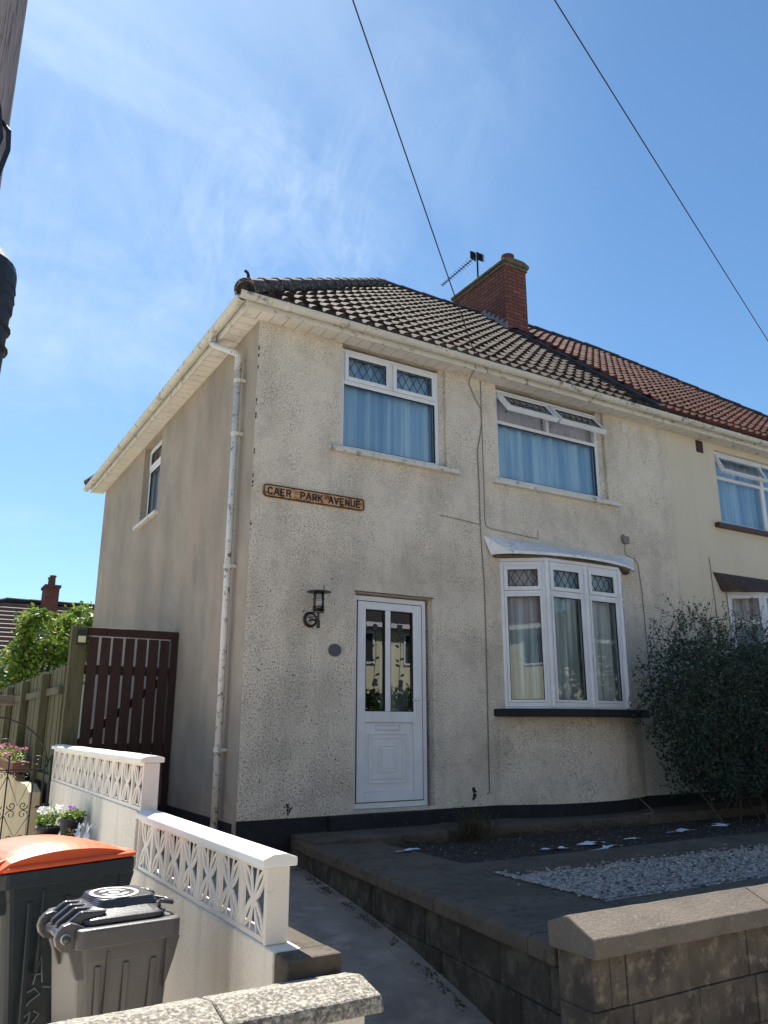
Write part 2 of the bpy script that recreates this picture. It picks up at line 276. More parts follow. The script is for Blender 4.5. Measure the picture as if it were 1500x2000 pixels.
# ------------------------------------------------------------------ mesh helpers
WL = {}
class MB:
    def __init__(s, org=(0, 0, 0), ang=0):
        s.v = []; s.f = []; s.o = Vector(org); s.a = ang; s.c = math.cos(ang); s.s = math.sin(ang)
    def P(s, p):
        return (s.o.x+p[0]*s.c-p[1]*s.s, s.o.y+p[0]*s.s+p[1]*s.c, s.o.z+p[2])
    def add(s, vs, fs):
        b = len(s.v); s.v += [s.P(p) for p in vs]; s.f += [tuple(b+i for i in f) for f in fs]; return s
    def box(s, x0, x1, y0, y1, z0, z1):
        vs = [(x0, y0, z0), (x1, y0, z0), (x1, y1, z0), (x0, y1, z0), (x0, y0, z1), (x1, y0, z1), (x1, y1, z1), (x0, y1, z1)]
        return s.add(vs, [(0, 3, 2, 1), (4, 5, 6, 7), (0, 1, 5, 4), (1, 2, 6, 5), (2, 3, 7, 6), (3, 0, 4, 7)])
    def prism(s, poly, d0, d1, ax='z'):
        n = len(poly)
        def mk(p, d): return {'z': (p[0], p[1], d), 'y': (p[0], d, p[1]), 'x': (d, p[0], p[1])}[ax]
        vs = [mk(p, d0) for p in poly]+[mk(p, d1) for p in poly]
        return s.add(vs, [tuple(range(n))[::-1], tuple(range(n, 2*n))]+[(i, (i+1) % n, n+(i+1) % n, n+i) for i in range(n)])
    def loft(s, rings, cap=True):
        n = len(rings[0]); vs = [p for r in rings for p in r]; fs = []
        for k in range(len(rings)-1):
            for i in range(n): fs.append((k*n+i, k*n+(i+1) % n, (k+1)*n+(i+1) % n, (k+1)*n+i))
        if cap: fs += [tuple(range(n))[::-1], tuple(range((len(rings)-1)*n, len(rings)*n))]
        return s.add(vs, fs)
    def tube(s, pts, r, n=8, r1=None, cap=True):
        pts = [Vector(p) for p in pts]; rings = []
        m = len(pts); ref = None
        for i, p in enumerate(pts):
            t = (pts[min(i+1, m-1)]-pts[max(i-1, 0)]).normalized()
            if ref is None: ref = Vector((0, 0, 1)) if abs(t.z) < .9 else Vector((1, 0, 0))
            u = t.cross(ref).normalized(); v = u.cross(t).normalized(); ref = v
            rr = r if r1 is None else r+(r1-r)*i/(m-1)
            rings.append([tuple(p+u*rr*math.cos(2*math.pi*k/n)+v*rr*math.sin(2*math.pi*k/n)) for k in range(n)])
        return s.loft(rings, cap)
    def lathe(s, prof, c=(0, 0, 0), n=20, ax='z'):
        rings = []
        for r, h in prof:
            ring = []
            for k in range(n):
                a = 2*math.pi*k/n; x, y = r*math.cos(a), r*math.sin(a)
                ring.append({'z': (c[0]+x, c[1]+y, c[2]+h), 'y': (c[0]+x, c[1]+h, c[2]+y), 'x': (c[0]+h, c[1]+x, c[2]+y)}[ax])
            rings.append(ring)
        return s.loft(rings)
    def build(s, name, mat, parent=None, bev=0, smooth=False, seg=2):
        me = bpy.data.meshes.new(name); xs, ys, zs = zip(*s.v)
        O = Vector(((min(xs)+max(xs))/2, (min(ys)+max(ys))/2, min(zs)))
        me.from_pydata([(a-O.x, b-O.y, c-O.z) for a, b, c in s.v], [], s.f)
        me.validate(); me.update()
        me.materials.append(MT[mat] if isinstance(mat, str) else mat)
        o = bpy.data.objects.new(name, me); COL.objects.link(o); WL[o.name] = O
        if parent: o.parent = parent; o.location = O-WL[parent.name]
        else: o.location = O
        if smooth: me.polygons.foreach_set('use_smooth', [True]*len(me.polygons))
        if bev:
            b = o.modifiers.new('bevel', 'BEVEL'); b.width = bev; b.segments = seg; b.limit_method = 'ANGLE'; b.angle_limit = R_(35)
        return o
def thing(name, loc, label, cat, group=None):
    o = bpy.data.objects.new(name, None); COL.objects.link(o); o.location = loc; o.empty_display_size = .1
    WL[o.name] = Vector(loc); tag(o, label, cat, group); return o
def tag(o, label, cat, group=None):
    o['label'] = label; o['category'] = cat
    if group: o['group'] = group
    return o
def struct(o): o['kind'] = 'structure'; return o
def copy_tree(o, off, label=None, parent=None):
    c = o.copy(); COL.objects.link(c)
    if parent: c.parent = parent
    else: c.location = o.location+Vector(off)
    WL[c.name] = WL[o.name]+Vector(off)
    if label: c['label'] = label
    for ch in o.children: copy_tree(ch, off, None, c)
    return c
def arc(cx, cy, r, a0, a1, n=12): return [(cx+r*math.cos(R_(a0+(a1-a0)*i/n)), cy+r*math.sin(R_(a0+(a1-a0)*i/n))) for i in range(n+1)]
def hoop(mb, c, r, z, t=.003, n=22):
    pts = [(c[0]+r*math.cos(2*math.pi*i/n), c[1]+r*math.sin(2*math.pi*i/n)) for i in range(n)]
    rings = []
    for i, (x, y) in enumerate(pts):
        a = 2*math.pi*i/n; rings.append([(x+t*math.cos(b)*math.cos(a), y+t*math.cos(b)*math.sin(a), z+t*math.sin(b)) for b in (0, 1.57, 3.14, 4.71)])
    rings.append(rings[0]); mb.loft(rings, False)
def rrect(x0, x1, y0, y1, z, r, n=4):
    return [(x, y, z) for x, y in arc(x1-r, y1-r, r, 0, 90, n)+arc(x0+r, y1-r, r, 90, 180, n)+arc(x0+r, y0+r, r, 180, 270, n)+arc(x1-r, y0+r, r, 270, 360, n)]
def wallgrid(mb, u0, u1, z0, z1, holes, th):
    """wall slab in local (u, depth, z): outer face depth 0, inner face depth th, reveals round the holes"""
    us = sorted({u0, u1}|{h[0] for h in holes}|{h[1] for h in holes}); zs = sorted({z0, z1}|{h[2] for h in holes}|{h[3] for h in holes})
    for i in range(len(us)-1):
        for j in range(len(zs)-1):
            a, b, c, d = us[i], us[i+1], zs[j], zs[j+1]; m, n = (a+b)/2, (c+d)/2
            if any(h[0] < m < h[1] and h[2] < n < h[3] for h in holes): continue
            mb.add([(a, 0, c), (b, 0, c), (b, 0, d), (a, 0, d)], [(0, 1, 2, 3)])
            mb.add([(a, th, c), (b, th, c), (b, th, d), (a, th, d)], [(3, 2, 1, 0)])
    for a, b, c, d in holes:
        mb.add([(a, 0, c), (b, 0, c), (b, 0, d), (a, 0, d), (a, th, c), (b, th, c), (b, th, d), (a, th, d)], [(0, 4, 5, 1), (1, 5, 6, 2), (2, 6, 7, 3), (3, 7, 4, 0)])
    return mb
def ring(mb, a, b, c, d, w, y0, y1):
    mb.box(a, a+w, y0, y1, c, d); mb.box(b-w, b, y0, y1, c, d); mb.box(a+w, b-w, y0, y1, d-w, d); mb.box(a+w, b-w, y0, y1, c, c+w)
def drape(mb, u0, u1, z0, z1, y, n=None, amp=.02, seed=0, folds=5):
    rs = random.Random(seed); n = n or int((u1-u0)*70); ph = [rs.uniform(0, 6) for _ in range(4)]
    top, bot = [], []
    for i in range(n+1):
        t = i/n; u = u0+(u1-u0)*t
        g = math.sin(u*2*math.pi*folds+ph[0]+1.5*math.sin(u*5+ph[1]))+.5*math.sin(u*2*math.pi*folds*2.3+ph[2])
        g2 = math.sin(u*2*math.pi*folds+ph[0]+.35+1.7*math.sin(u*5+ph[1]))+.6*math.sin(u*2*math.pi*folds*2.1+ph[3])
        top.append((u, y+amp*g, z1)); bot.append((u, y+amp*1.2*g2, z0))
    vs = top+bot; m = n+1
    mb.add(vs, [(i, i+m, i+m+1, i+1) for i in range(n)])
def lattice(mb, a, b, c, d, y, dx=.105, dz=.175, w=.007):
    """diamond leading clipped to the pane"""
    def seg(x0, z0, x1, z1):
        t0, t1 = 0, 1; dx_, dz_ = x1-x0, z1-z0
        for p, q in ((-dx_, x0-a), (dx_, b-x0), (-dz_, z0-c), (dz_, d-z0)):
            if p == 0:
                if q < 0: return
            else:
                r = q/p
                if p < 0: t0 = max(t0, r)
                else: t1 = min(t1, r)
        if t0 >= t1: return
        p0 = (x0+dx_*t0, z0+dz_*t0); p1 = (x0+dx_*t1, z0+dz_*t1)
        l = math.hypot(p1[0]-p0[0], p1[1]-p0[1])
        if l < .01: return
        nx, nz_ = -(p1[1]-p0[1])/l*w/2, (p1[0]-p0[0])/l*w/2
        mb.prism([(p0[0]+nx, p0[1]+nz_), (p0[0]-nx, p0[1]-nz_), (p1[0]-nx, p1[1]-nz_), (p1[0]+nx, p1[1]+nz_)], y-.003, y+.001, 'y')
    H = d-c; sl_ = dz/dx; k = a-H/sl_-dx
    while k < b+dx:
        seg(k, c, k+H/sl_, d); k += dx
    k = a-dx
    while k < b+H/sl_+dx:
        seg(k, c, k-H/sl_, d); k += dx

def window(house, org, ang, a, b, c, d, rec, kind, curt='curtain', seed=0, split=.24, sill=None, sillmat='upvc_old', nf=5, lat=True, side=False):
    """uPVC window: fixed lower light, fanlights above (kind: 'two' leaded pair, 'open' the pair tilted out, 'one')"""
    F = MB(org, ang); w = .045; y0, y1 = rec, rec+.07
    zt = d-(d-c)*split-0
    ring(F, a, b, c, d, w, y0, y1); F.box(a+w, b-w, y0+.004, y1-.004, zt-w/2, zt+w/2)
    tops = [(a+w, (a+b)/2-w/2), ((a+b)/2+w/2, b-w)] if kind in ('two', 'open') else [(a+w, b-w)]
    if len(tops) == 2: F.box((a+b)/2-w/2, (a+b)/2+w/2, y0+.002, y1-.002, zt+w/2, d-w)
    if kind == 'side':
        pass
    fr = F.build('window', 'upvc', house, .006)
    G = MB(org, ang); G.add([(a+w, y0+.035, c+w), (b-w, y0+.035, c+w), (b-w, y0+.035, zt-w/2), (a+w, y0+.035, zt-w/2)], [(0, 1, 2, 3)])
    G.build('glass_pane', 'glass', fr)
    S = MB(org, ang); ring(S, a+w, b-w, c+w, zt-w/2, .008, y0+.012, y0+.034); S.build('glazing_seal', 'seal', fr)
    for (p, q) in tops:
        s_ = MB((0, 0, 0), 0); g_ = MB(); l_ = MB(); e_ = MB()
        hz = d-w; H = hz-(zt+w/2); sw = .045
        ring(s_, p, q, -H, 0, sw, -.018, .045)
        g_.add([(p+sw, .015, -H+sw), (q-sw, .015, -H+sw), (q-sw, .015, -sw), (p+sw, .015, -sw)], [(0, 1, 2, 3)])
        ring(e_, p+sw, q-sw, -H+sw, -sw, .006, .0, .012)
        if lat: lattice(l_, p+sw, q-sw, -H+sw, -sw, .013)
        tilt = R_(40) if kind == 'open' else 0
        def tf(mb):
            out = MB(org, ang); ct, st = math.cos(tilt), math.sin(tilt)
            out.add([(x, (y*ct+z*st)+y0, (-y*st+z*ct)+hz) for x, y, z in mb.v], mb.f); return out
        so_ = tf(s_).build('opening_sash', 'upvc', fr, .005)
        tf(g_).build('fanlight_glass', 'glass', so_); tf(e_).build('fanlight_seal', 'seal', so_)
        if lat: tf(l_).build('lead_lattice', 'lead', so_)
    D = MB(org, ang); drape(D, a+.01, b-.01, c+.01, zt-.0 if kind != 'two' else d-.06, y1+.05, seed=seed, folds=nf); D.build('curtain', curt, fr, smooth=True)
    if kind == 'open':
        D = MB(org, ang); drape(D, a+.01, b-.01, zt-.02, d-.02, y1+.03, amp=.012, seed=seed+9, folds=7); D.build('pelmet_curtain', 'blind', fr, smooth=True)
    if sill:
        S = MB(org, ang); sa, sb, sz0, sz1, sp = sill
        S.prism([(-sp, sz0), (rec+.0, sz0), (rec+.0, sz1), (-sp, sz1-.012)], sa, sb, 'x'); S.build('window_sill', sillmat, fr, .006)
    return fr

# ------------------------------------------------------------------ ground
g = MB()
g.add([(-300, -300, -1.16), (300, -300, -1.16), (300, 300, -1.16), (-300, 300, -1.16)], [(0, 1, 2, 3)])
struct(g.build('ground', 'grass'))
g = MB(); g.box(-60, 60, -13.0, -7.9, -1.2, -.99); struct(g.build('road', 'asphalt'))
g = MB(); g.box(-60, 60, -7.88, -4.26, -1.2, -.87); struct(g.build('pavement', 'pave'))
g = MB(); g.box(-60, 60, -8.02, -7.89, -1.2, -.872); struct(g.build('kerb', 'conc', None, .01))
g = MB(); g.box(-60, 60, -15.2, -13.02, -1.2, -.87); struct(g.build('far_pavement', 'pave'))
g = MB(); g.box(-14, -1.28, -4.2, 14, -1.15, -.93); struct(g.build('neighbour_yard', 'yard'))
# path, sloping down from the house to the street
pz = [(8.5, -.40), (.3, -.40), (-.6, -.44), (-1.6, -.49), (-2.4, -.56), (-3.3, -.70), (-4.25, -.86)]
g = MB(); nx_ = 9
vs = []; fs = []
for y, z in pz:
    for i in range(nx_): vs.append((-1.16+(1.16+.62)*i/(nx_-1), y, z+.004*math.sin(i*2+y)))
for j in range(len(pz)-1):
    for i in range(nx_-1): fs.append((j*nx_+i, (j+1)*nx_+i, (j+1)*nx_+i+1, j*nx_+i+1))
g.add(vs, fs); struct(g.build('path', 'concpath'))
# front garden surfaces
GZ = -.2
g = MB(); g.prism([(.60, -.62), (.24, -3.97), (1.02, -3.97), (1.02, -3.36), (1.06, -2.38), (1.10, -.62)], -1.1, GZ, 'z'); struct(g.build('garden_slab', 'conc'))
g = MB(); g.box(.53, 14.0, -.56, 0.0, -1.1, -.165); struct(g.build('front_path', 'conc', None, .012))
g = MB(); g.box(1.104, 14, -2.14, -.563, -1.1, -.262); struct(g.build('flower_bed', 'soil'))
g = MB(); g.box(1.104, 14, -2.38, -1.80, -1.09, -.222); struct(g.build('garden_path', 'conc', None, .01))
g = MB(); g.box(1.064, 14, -3.36, -2.385, -1.08, -.235); struct(g.build('gravel_bed', 'gravelbase'))
g = MB(); g.box(1.024, 14, -3.97, -3.365, -1.08, -.205); struct(g.build('garden_kerb', 'conc', None, .01))

# gravel stones (too many to count)
gm = MB(); rs = random.Random(3)
ph = (1+5**.5)/2
ico = [Vector(p).normalized() for p in [(-1, ph, 0), (1, ph, 0), (-1, -ph, 0), (1, -ph, 0), (0, -1, ph), (0, 1, ph), (0, -1, -ph), (0, 1, -ph), (ph, 0, -1), (ph, 0, 1), (-ph, 0, -1), (-ph, 0, 1)]]
icf = [(0, 11, 5), (0, 5, 1), (0, 1, 7), (0, 7, 10), (0, 10, 11), (1, 5, 9), (5, 11, 4), (11, 10, 2), (10, 7, 6), (7, 1, 8), (3, 9, 4), (3, 4, 2), (3, 2, 6), (3, 6, 8), (3, 8, 9), (4, 9, 5), (2, 4, 11), (6, 2, 10), (8, 6, 7), (9, 8, 1)]
for i in range(13000):
    x = 1.0+rs.random()**1.25*5.2; y = rs.uniform(-3.37, -2.37)
    if rs.random() < .035: x += rs.gauss(0, .10); y += rs.gauss(0, .13)
    zoff = .034 if (x < 1.064 or y < -3.36) else (.013 if y > -2.38 else 0)
    r = rs.uniform(.006, .0155); s3 = (rs.uniform(.8, 1.4), rs.uniform(.8, 1.3), rs.uniform(.5, .8)); a = rs.uniform(0, 6.28); ca, sa = math.cos(a), math.sin(a)
    pts = []
    for p in ico:
        q = (p.x*s3[0]*r*rs.uniform(.8, 1.15), p.y*s3[1]*r*rs.uniform(.8, 1.15), p.z*s3[2]*r)
        pts.append((x+q[0]*ca-q[1]*sa, y+q[0]*sa+q[1]*ca, -.232+zoff+rs.uniform(0, .003)+r*.5+q[2]))
    gm.add(pts, icf)
o = gm.build('gravel', 'pebble'); o['kind'] = 'stuff'

# ------------------------------------------------------------------ house
HX, HD, EZ = 6.22, 7.33, 4.9
RZ0, RS, OV = 5.03, .853, .2     # roof plane z = RZ0 + RS*(y+OV)
RIDGE_Y = HD/2; RIDGE_Z = RZ0+RS*(RIDGE_Y+OV); HIPX = RIDGE_Y
def corr(u, per=.165):
    t = (u/per) % 1.0
    return .038*max(0, math.sin(math.pi*min(1, t/.52)))**.8 if t < .52 else 0.0
def roof_face(mb, org, ang, u0, u1, hipl, hipr, lift=0, per=.165, vis=True):
    """courses of rolled tiles; local u along the eaves, v up the slope in plan"""
    run = RIDGE_Y+OV; nco = 17; dv = run/nco; cosn = 1/math.hypot(1, RS); M = MB(org, ang)
    step = per/6 if vis else per*3
    for k in range(nco):
        v0 = k*dv-(.03 if k else -.02); v1 = min((k+1)*dv+.01, run)
        jit = [0]*0
        uu = []; u = u0
        while u < u1: uu.append(u); u += step
        uu.append(u1)
        rows = []
        off = (per/2 if k % 2 else 0)
        for (v, h) in ((v0, .0-.02), (v0, .068 if k else .045), (v1, .0)):
            row = []
            for u in uu:
                lo = u0+(v if hipl else 0); hi = u1-(v if hipr else 0)
                if hipl: lo = max(u0, u0+v)
                if hipr: hi = min(u1, u1-v)
                uc = min(max(u, lo), hi)
                tid = math.floor((uc+off)/(2*per)); jz = .004*math.sin(tid*12.9+k*7.7)
                hh = h+(corr(uc+off, per) if vis else .01)*(1 if h > -.01 else .3)+jz+lift
                row.append((uc, v-OV-hh*RS*cosn, RZ0+RS*v+hh*cosn))
            rows.append(row)
        n = len(uu); vs = rows[0]+rows[1]+rows[2]
        fs = []
        for r in range(2):
            for i in range(n-1):
                if abs(vs[r*n+i][0]-vs[r*n+i+1][0]) < 1e-6 and abs(vs[(r+1)*n+i][0]-vs[(r+1)*n+i+1][0]) < 1e-6: continue
                fs.append((r*n+i, r*n+i+1, (r+1)*n+i+1, (r+1)*n+i))
        M.add(vs, fs)
    mb.v, off_ = mb.v, len(mb.v)
    mb.v += M.v; mb.f += [tuple(off_+i for i in f) for f in M.f]
def ridge_run(mb, p0, p1, r=.12, l=.42, seg=10):
    p0, p1 = Vector(p0), Vector(p1); d = p1-p0; n = max(1, int(d.length/l)); t = d.normalized(); u = t.cross(Vector((0, 0, 1))).normalized(); v = u.cross(t)
    for i in range(n):
        a = p0+d*(i/n)-t*.03; b = p0+d*((i+1)/n)+t*.01
        rings = []
        for p, rr in ((a, r*1.06), (b, r*.94)):
            rings.append([tuple(p+u*rr*math.cos(R_(x))+v*(rr*math.sin(R_(x))-.02)) for x in range(-15, 196, 21)]+[tuple(p+u*rr*.8*math.cos(R_(x))+v*(rr*.8*math.sin(R_(x))-.03)) for x in range(195, -16, -21)])
        mb.loft(rings)
house = thing('semi_detached_house', (0, 0, -.4), 'end house of the pair with stained roughcast walls, brown tiled hipped roof and white door', 'house')
w1 = (.985, 2.372, 3.665, 4.899); w2 = (3.13, 4.985, 3.66, 4.899); dr = (1.18, 2.135, 0.0, 2.12)
BX0, BX1, BZ0, BZ1 = 3.10, 5.11, .89, 2.665
mb = wallgrid(MB(), 0, HX, -.03, EZ+.1, [w1, w2, dr, (BX0, BX1, BZ0+.05, BZ1)], .26)
mb.build('front_wall', 'front', house)
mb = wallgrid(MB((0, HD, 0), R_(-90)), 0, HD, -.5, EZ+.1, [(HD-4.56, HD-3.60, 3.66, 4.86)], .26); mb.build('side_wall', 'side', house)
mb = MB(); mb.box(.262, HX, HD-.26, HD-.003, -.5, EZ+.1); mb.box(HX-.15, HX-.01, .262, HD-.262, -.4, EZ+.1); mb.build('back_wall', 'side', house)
mb = MB(); mb.box(.262, HX-.152, .262, HD-.262, 2.45, 2.6); mb.box(.262, HX-.152, .262, HD-.262, -.45, -.3); mb.box(.262, HX-.152, 1.6, 1.7, -.3, 2.45); mb.box(.262, HX-.152, 1.9, 2.0, 2.6, 4.9); mb.build('interior_floor', 'dark', house)
# black painted plinth, bell-cast lip of the render, doorstep
mb = MB(); mb.box(.003, .90, -.012, .1, -.5, -.032); mb.box(2.068, HX, -.012, .1, -.5, -.032); mb.box(-.010, .1, .103, HD, -.52, -.06) ; mb.build('plinth', 'black', house)
mb = MB(); mb.box(.905, 2.065, -.055, .24, -.5, -.034); mb.build('doorstep', 'black', house, .012)
# render returns: curved bay base
bay = [(3.0, 0), (3.25, -.10), (3.55, -.20), (3.85, -.245), (4.12, -.255), (4.40, -.245), (4.72, -.20), (5.02, -.10), (5.25, 0)]
mb = MB(); mb.prism(bay[::-1]+[], -.032, BZ0-.001, 'z'); mb.build('bay_base_wall', 'front', house, smooth=False)
mb = MB(); mb.prism([(x, y-.010) for x, y in bay[::-1]], -.4, -.034, 'z'); mb.build('bay_plinth', 'black', house)
# bay window: canted left and right lights with two front lights
bs = [(2.93, 0), (3.02, -.20), (3.40, -.40), (3.8, -.455), (4.12, -.465), (4.45, -.455), (4.82, -.40), (5.18, -.20), (5.27, 0)]
bw = thing  # placeholder
mb = MB(); mb.prism(bs[::-1], BZ0, BZ0+.082, 'z'); sillb = mb.build('bay_window_sill', 'black', house, .01)
bp = [(3.085, .01), (3.52, -.315), (4.115, -.33), (4.70, -.315), (5.125, .01)]
Z0, Z1 = BZ0+.10, 2.64
mb = MB(); mb.prism([(x*1.0, y) for x, y in bp][::-1], BZ0+.083, Z0, 'z')
bayw = mb.build('bay_window', 'upvc', house, .004)
mb = MB(); mb.prism([(x, y-.012) for x, y in bp][::-1], Z1, Z1+.04, 'z'); mb.build('bay_head', 'upvc', bayw, .004)
for k in range(4):
    (xa, ya), (xb, yb) = bp[k], bp[k+1]; ang = math.atan2(yb-ya, xb-xa); ln = math.hypot(xb-xa, yb-ya)
    F = MB((xa, ya, 0), ang); w = .05; a, b = .004, ln-.004; zt = 2.28
    ring(F, a, b, Z0+.001, Z1-.001, w, 0, .065); F.box(a+w, b-w, .004, .06, zt-.02, zt+.02)
    ring(F, a+w+.001, b-w-.001, zt+.021, Z1-w-.001, .045, -.014, .05); ring(F, a+w+.001, b-w-.001, Z0+w+.001, zt-.021, .03, -.008, .05)
    fr = F.build('bay_light', 'upvc', bayw, .005)
    if k < 3 or True:
        po = MB((xb, yb, 0), 0)
        if k < 3: po.lathe([(.028, Z0+.002), (.028, Z1-.002)], (0, -.004, 0), 10); po.build('bay_post', 'upvc', bayw)
    G = MB((xa, ya, 0), ang)
    p, q = a+w+.03, b-w-.03
    G.add([(p, .02, Z0+w+.03), (q, .02, Z0+w+.03), (q, .02, zt-.05), (p, .02, zt-.05)], [(0, 1, 2, 3)])
    p2, q2 = p+.015, q-.015
    G.add([(p2, .02, zt+.066), (q2, .02, zt+.066), (q2, .02, Z1-w-.046), (p2, .02, Z1-w-.046)], [(0, 1, 2, 3)])
    G.build('glass_pane', 'glass', fr)
    S = MB((xa, ya, 0), ang); ring(S, p, q, Z0+w+.03, zt-.05, .007, .004, .018); ring(S, p2, q2, zt+.066, Z1-w-.046, .006, .004, .018); S.build('glazing_seal', 'seal', fr)
    l_ = MB((xa, ya, 0), ang); lattice(l_, p2, q2, zt+.066, Z1-w-.046, .018, .10, .165, .007); l_.build('lead_lattice', 'lead', fr)
    D = MB((xa, ya, 0), ang); dm = 1.0
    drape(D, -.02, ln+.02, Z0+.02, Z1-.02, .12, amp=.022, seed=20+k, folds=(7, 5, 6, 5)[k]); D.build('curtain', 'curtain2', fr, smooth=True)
# canopy over the bay: lead-on roof from a straight top edge to a bowed lip
ctop = [(2.875+(5.355-2.875)*i/16, -.002, 2.925) for i in range(17)]
cbot = []
for i in range(17):
    t = i/16; cbot.append((2.93+(5.27-2.93)*t, -.05-.37*math.sin(math.pi*t)**.55, 2.735-.0*t))
mb = MB(); n = 17
th = [(x, y, z-.02) for x, y, z in ctop]; tb = [(x, y, z-.035) for x, y, z in cbot]
mb.add(ctop+cbot+th+tb, [(i, i+n, i+n+1, i+1) for i in range(16)]+[(n+i, 3*n+i, 3*n+i+1, n+i+1) for i in range(16)]+[(3*n+i, 2*n+i, 2*n+i+1, 3*n+i+1) for i in range(16)]+[(0, 2*n, 3*n, n), (n-1, 2*n-1, 4*n-1, 3*n-1)])
can = mb.build('bay_canopy', 'canopy', house, smooth=False)
mb = MB(); pts = [(3.0, 0), (3.08, -.1), (3.5, -.345), (4.115, -.36), (4.72, -.345), (5.14, -.1), (5.2, 0)]
mb.prism(pts[::-1], 2.682, 2.702, 'z'); mb.build('canopy_soffit', 'flaunch', can)
# first-floor windows
window(house, (0, 0, 0), 0, w1[0]+.003, 2.285, w1[2], 4.85, .035, 'two', seed=1, split=.335, sill=(.842, 2.52, 3.597, 3.663, .075), nf=4)
window(house, (0, 0, 0), 0, w2[0]+.003, 4.875, w2[2], 4.85, .035, 'open', seed=2, split=.36, sill=(3.03, 5.14, 3.583, 3.655, .075), nf=5)
mb = MB(); mb.box(2.289, 2.368, .04, .11, w1[2]+.002, 4.898); mb.build('reveal_filler', 'front', house); mb = MB(); mb.box(4.879, 4.98, .04, .11, w2[2]+.002, 4.898); mb.build('reveal_filler', 'front', house)
window(house, (0, HD, 0), R_(-90), HD-4.555, HD-3.605, 3.665, 4.855, .09, 'one', seed=3, split=.3, sill=(HD-4.68, HD-3.50, 3.60, 3.66, .06), lat=False)
# door
F = MB(); a, b, c, d = 1.185, 2.09, 0.003, 2.105
ring(F, a, b, c, d, .055, .07, .135); dfr = F.build('front_door', 'upvc', house, .005)
D = MB(); y0, y1 = .058, .112; a2, b2, c2, d2 = a+.06, b-.06, c+.06, d-.06
gx = [(a2+.095, 1.575), (1.64, b2-.11)]
D.box(a2, gx[0][0], y0, y1, c2, d2); D.box(gx[1][1], b2, y0, y1, c2, d2); D.box(gx[0][0], gx[1][1], y0, y1, 1.965, d2); D.box(gx[0][0], gx[1][1], y0, y1, .82, .93)
D.box(gx[0][1], gx[1][0], y0, y1, .93, 1.965); D.box(gx[0][0], gx[1][1], y0, y1, c2, .155); D.box(gx[0][0], gx[1][1], y0+.018, y1, .155, .82)
lf = D.build('door_leaf', 'upvc', dfr, .006)
mb = MB(); ring(mb, a2-.006, b2+.006, c2-.006, d2+.006, .005, .062, .075); mb.build('door_seal', 'seal', dfr)
mb = MB()
for k, (e, h0, h1) in enumerate(((0, .235, .715), (.045, .275, .675), (.115, .34, .60), (.145, .37, .565))):
    ring(mb, 1.385+e, 1.845-e, h0, h1, .012, y0+.018-.010+.0015*k, y0+.019)
mb.box(1.385+.16, 1.845-.16, y0+.013, y0+.019, .385, .55)
mb.build('panel_moulding', 'upvc', lf, .004)
mb = MB(); ring(mb, 1.47, 1.765, .742, .802, .010, y0+.004, y0+.018); mb.box(1.483, 1.752, y0+.009, y0+.018, .754, .790); mb.build('letter_plate', 'upvc', lf, .003)
for (p, q) in gx:
    G = MB(); G.add([(p, y0+.03, .93), (q, y0+.03, .93), (q, y0+.03, 1.965), (p, y0+.03, 1.965)], [(0, 1, 2, 3)]); gp = G.build('door_glass', 'doorglass', lf)
    S = MB(); ring(S, p, q, .93, 1.965, .006, y0+.004, y0+.028); S.build('glazing_seal', 'seal', gp)
    m = MB(); cx = (p+q)/2+(.01 if p < 1.5 else -.01); yy = y0+.026
    def disc(x, z, r1, r2, rot=0, n=12):
        pl = [(x+r1*math.cos(t*2*math.pi/n)*math.cos(rot)-r2*math.sin(t*2*math.pi/n)*math.sin(rot), z+r1*math.cos(t*2*math.pi/n)*math.sin(rot)+r2*math.sin(t*2*math.pi/n)*math.cos(rot)) for t in range(n)]
        m.prism(pl[::-1], yy-.0015-random.random()*.001, yy, 'y')
    for zc in (1.79, 1.21):
        for t in range(9): disc(cx+random.uniform(-.022, .022), zc+random.uniform(-.03, .03), random.uniform(.010, .022), random.uniform(.012, .02), random.random()*3)
    for zc, sx in ((1.69, 1), (1.60, -1), (1.47, 1), (1.40, -1), (1.30, 1), (1.07, 1)):
        disc(cx+sx*.03, zc, .024, .012, .5*sx); 
    for zc, sx in ((1.67, -1), (1.45, -1), (1.09, -1)): disc(cx+sx*.028, zc, .022, .010, -.6)
    m.tube([(cx+.012*math.sin(z*9), yy-.0005, z) for z in [1.0+i*.04 for i in range(20)]], .0018, 5)
    m.build('rose_motif', 'lead', gp)
mb = MB(); mb.box(1.955, 1.985, y0-.008, y0-.001, .87, 1.09); mb.tube([(1.97, y0-.008, 1.05), (1.97, y0-.05, 1.05), (1.88, y0-.052, 1.052)], .009, 8); mb.lathe([(.009, -.012), (.009, 0)], (1.97, y0-.006, .93), 10, 'y'); mb.build('door_handle', 'upvc', lf)
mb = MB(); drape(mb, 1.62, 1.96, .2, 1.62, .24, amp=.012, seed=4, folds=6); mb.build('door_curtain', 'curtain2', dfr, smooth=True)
mb = MB(); mb.box(1.17, 2.15, -.004, .06, 2.122, 2.138); mb.build('door_lintel_bead', MT['flaunch'], house)
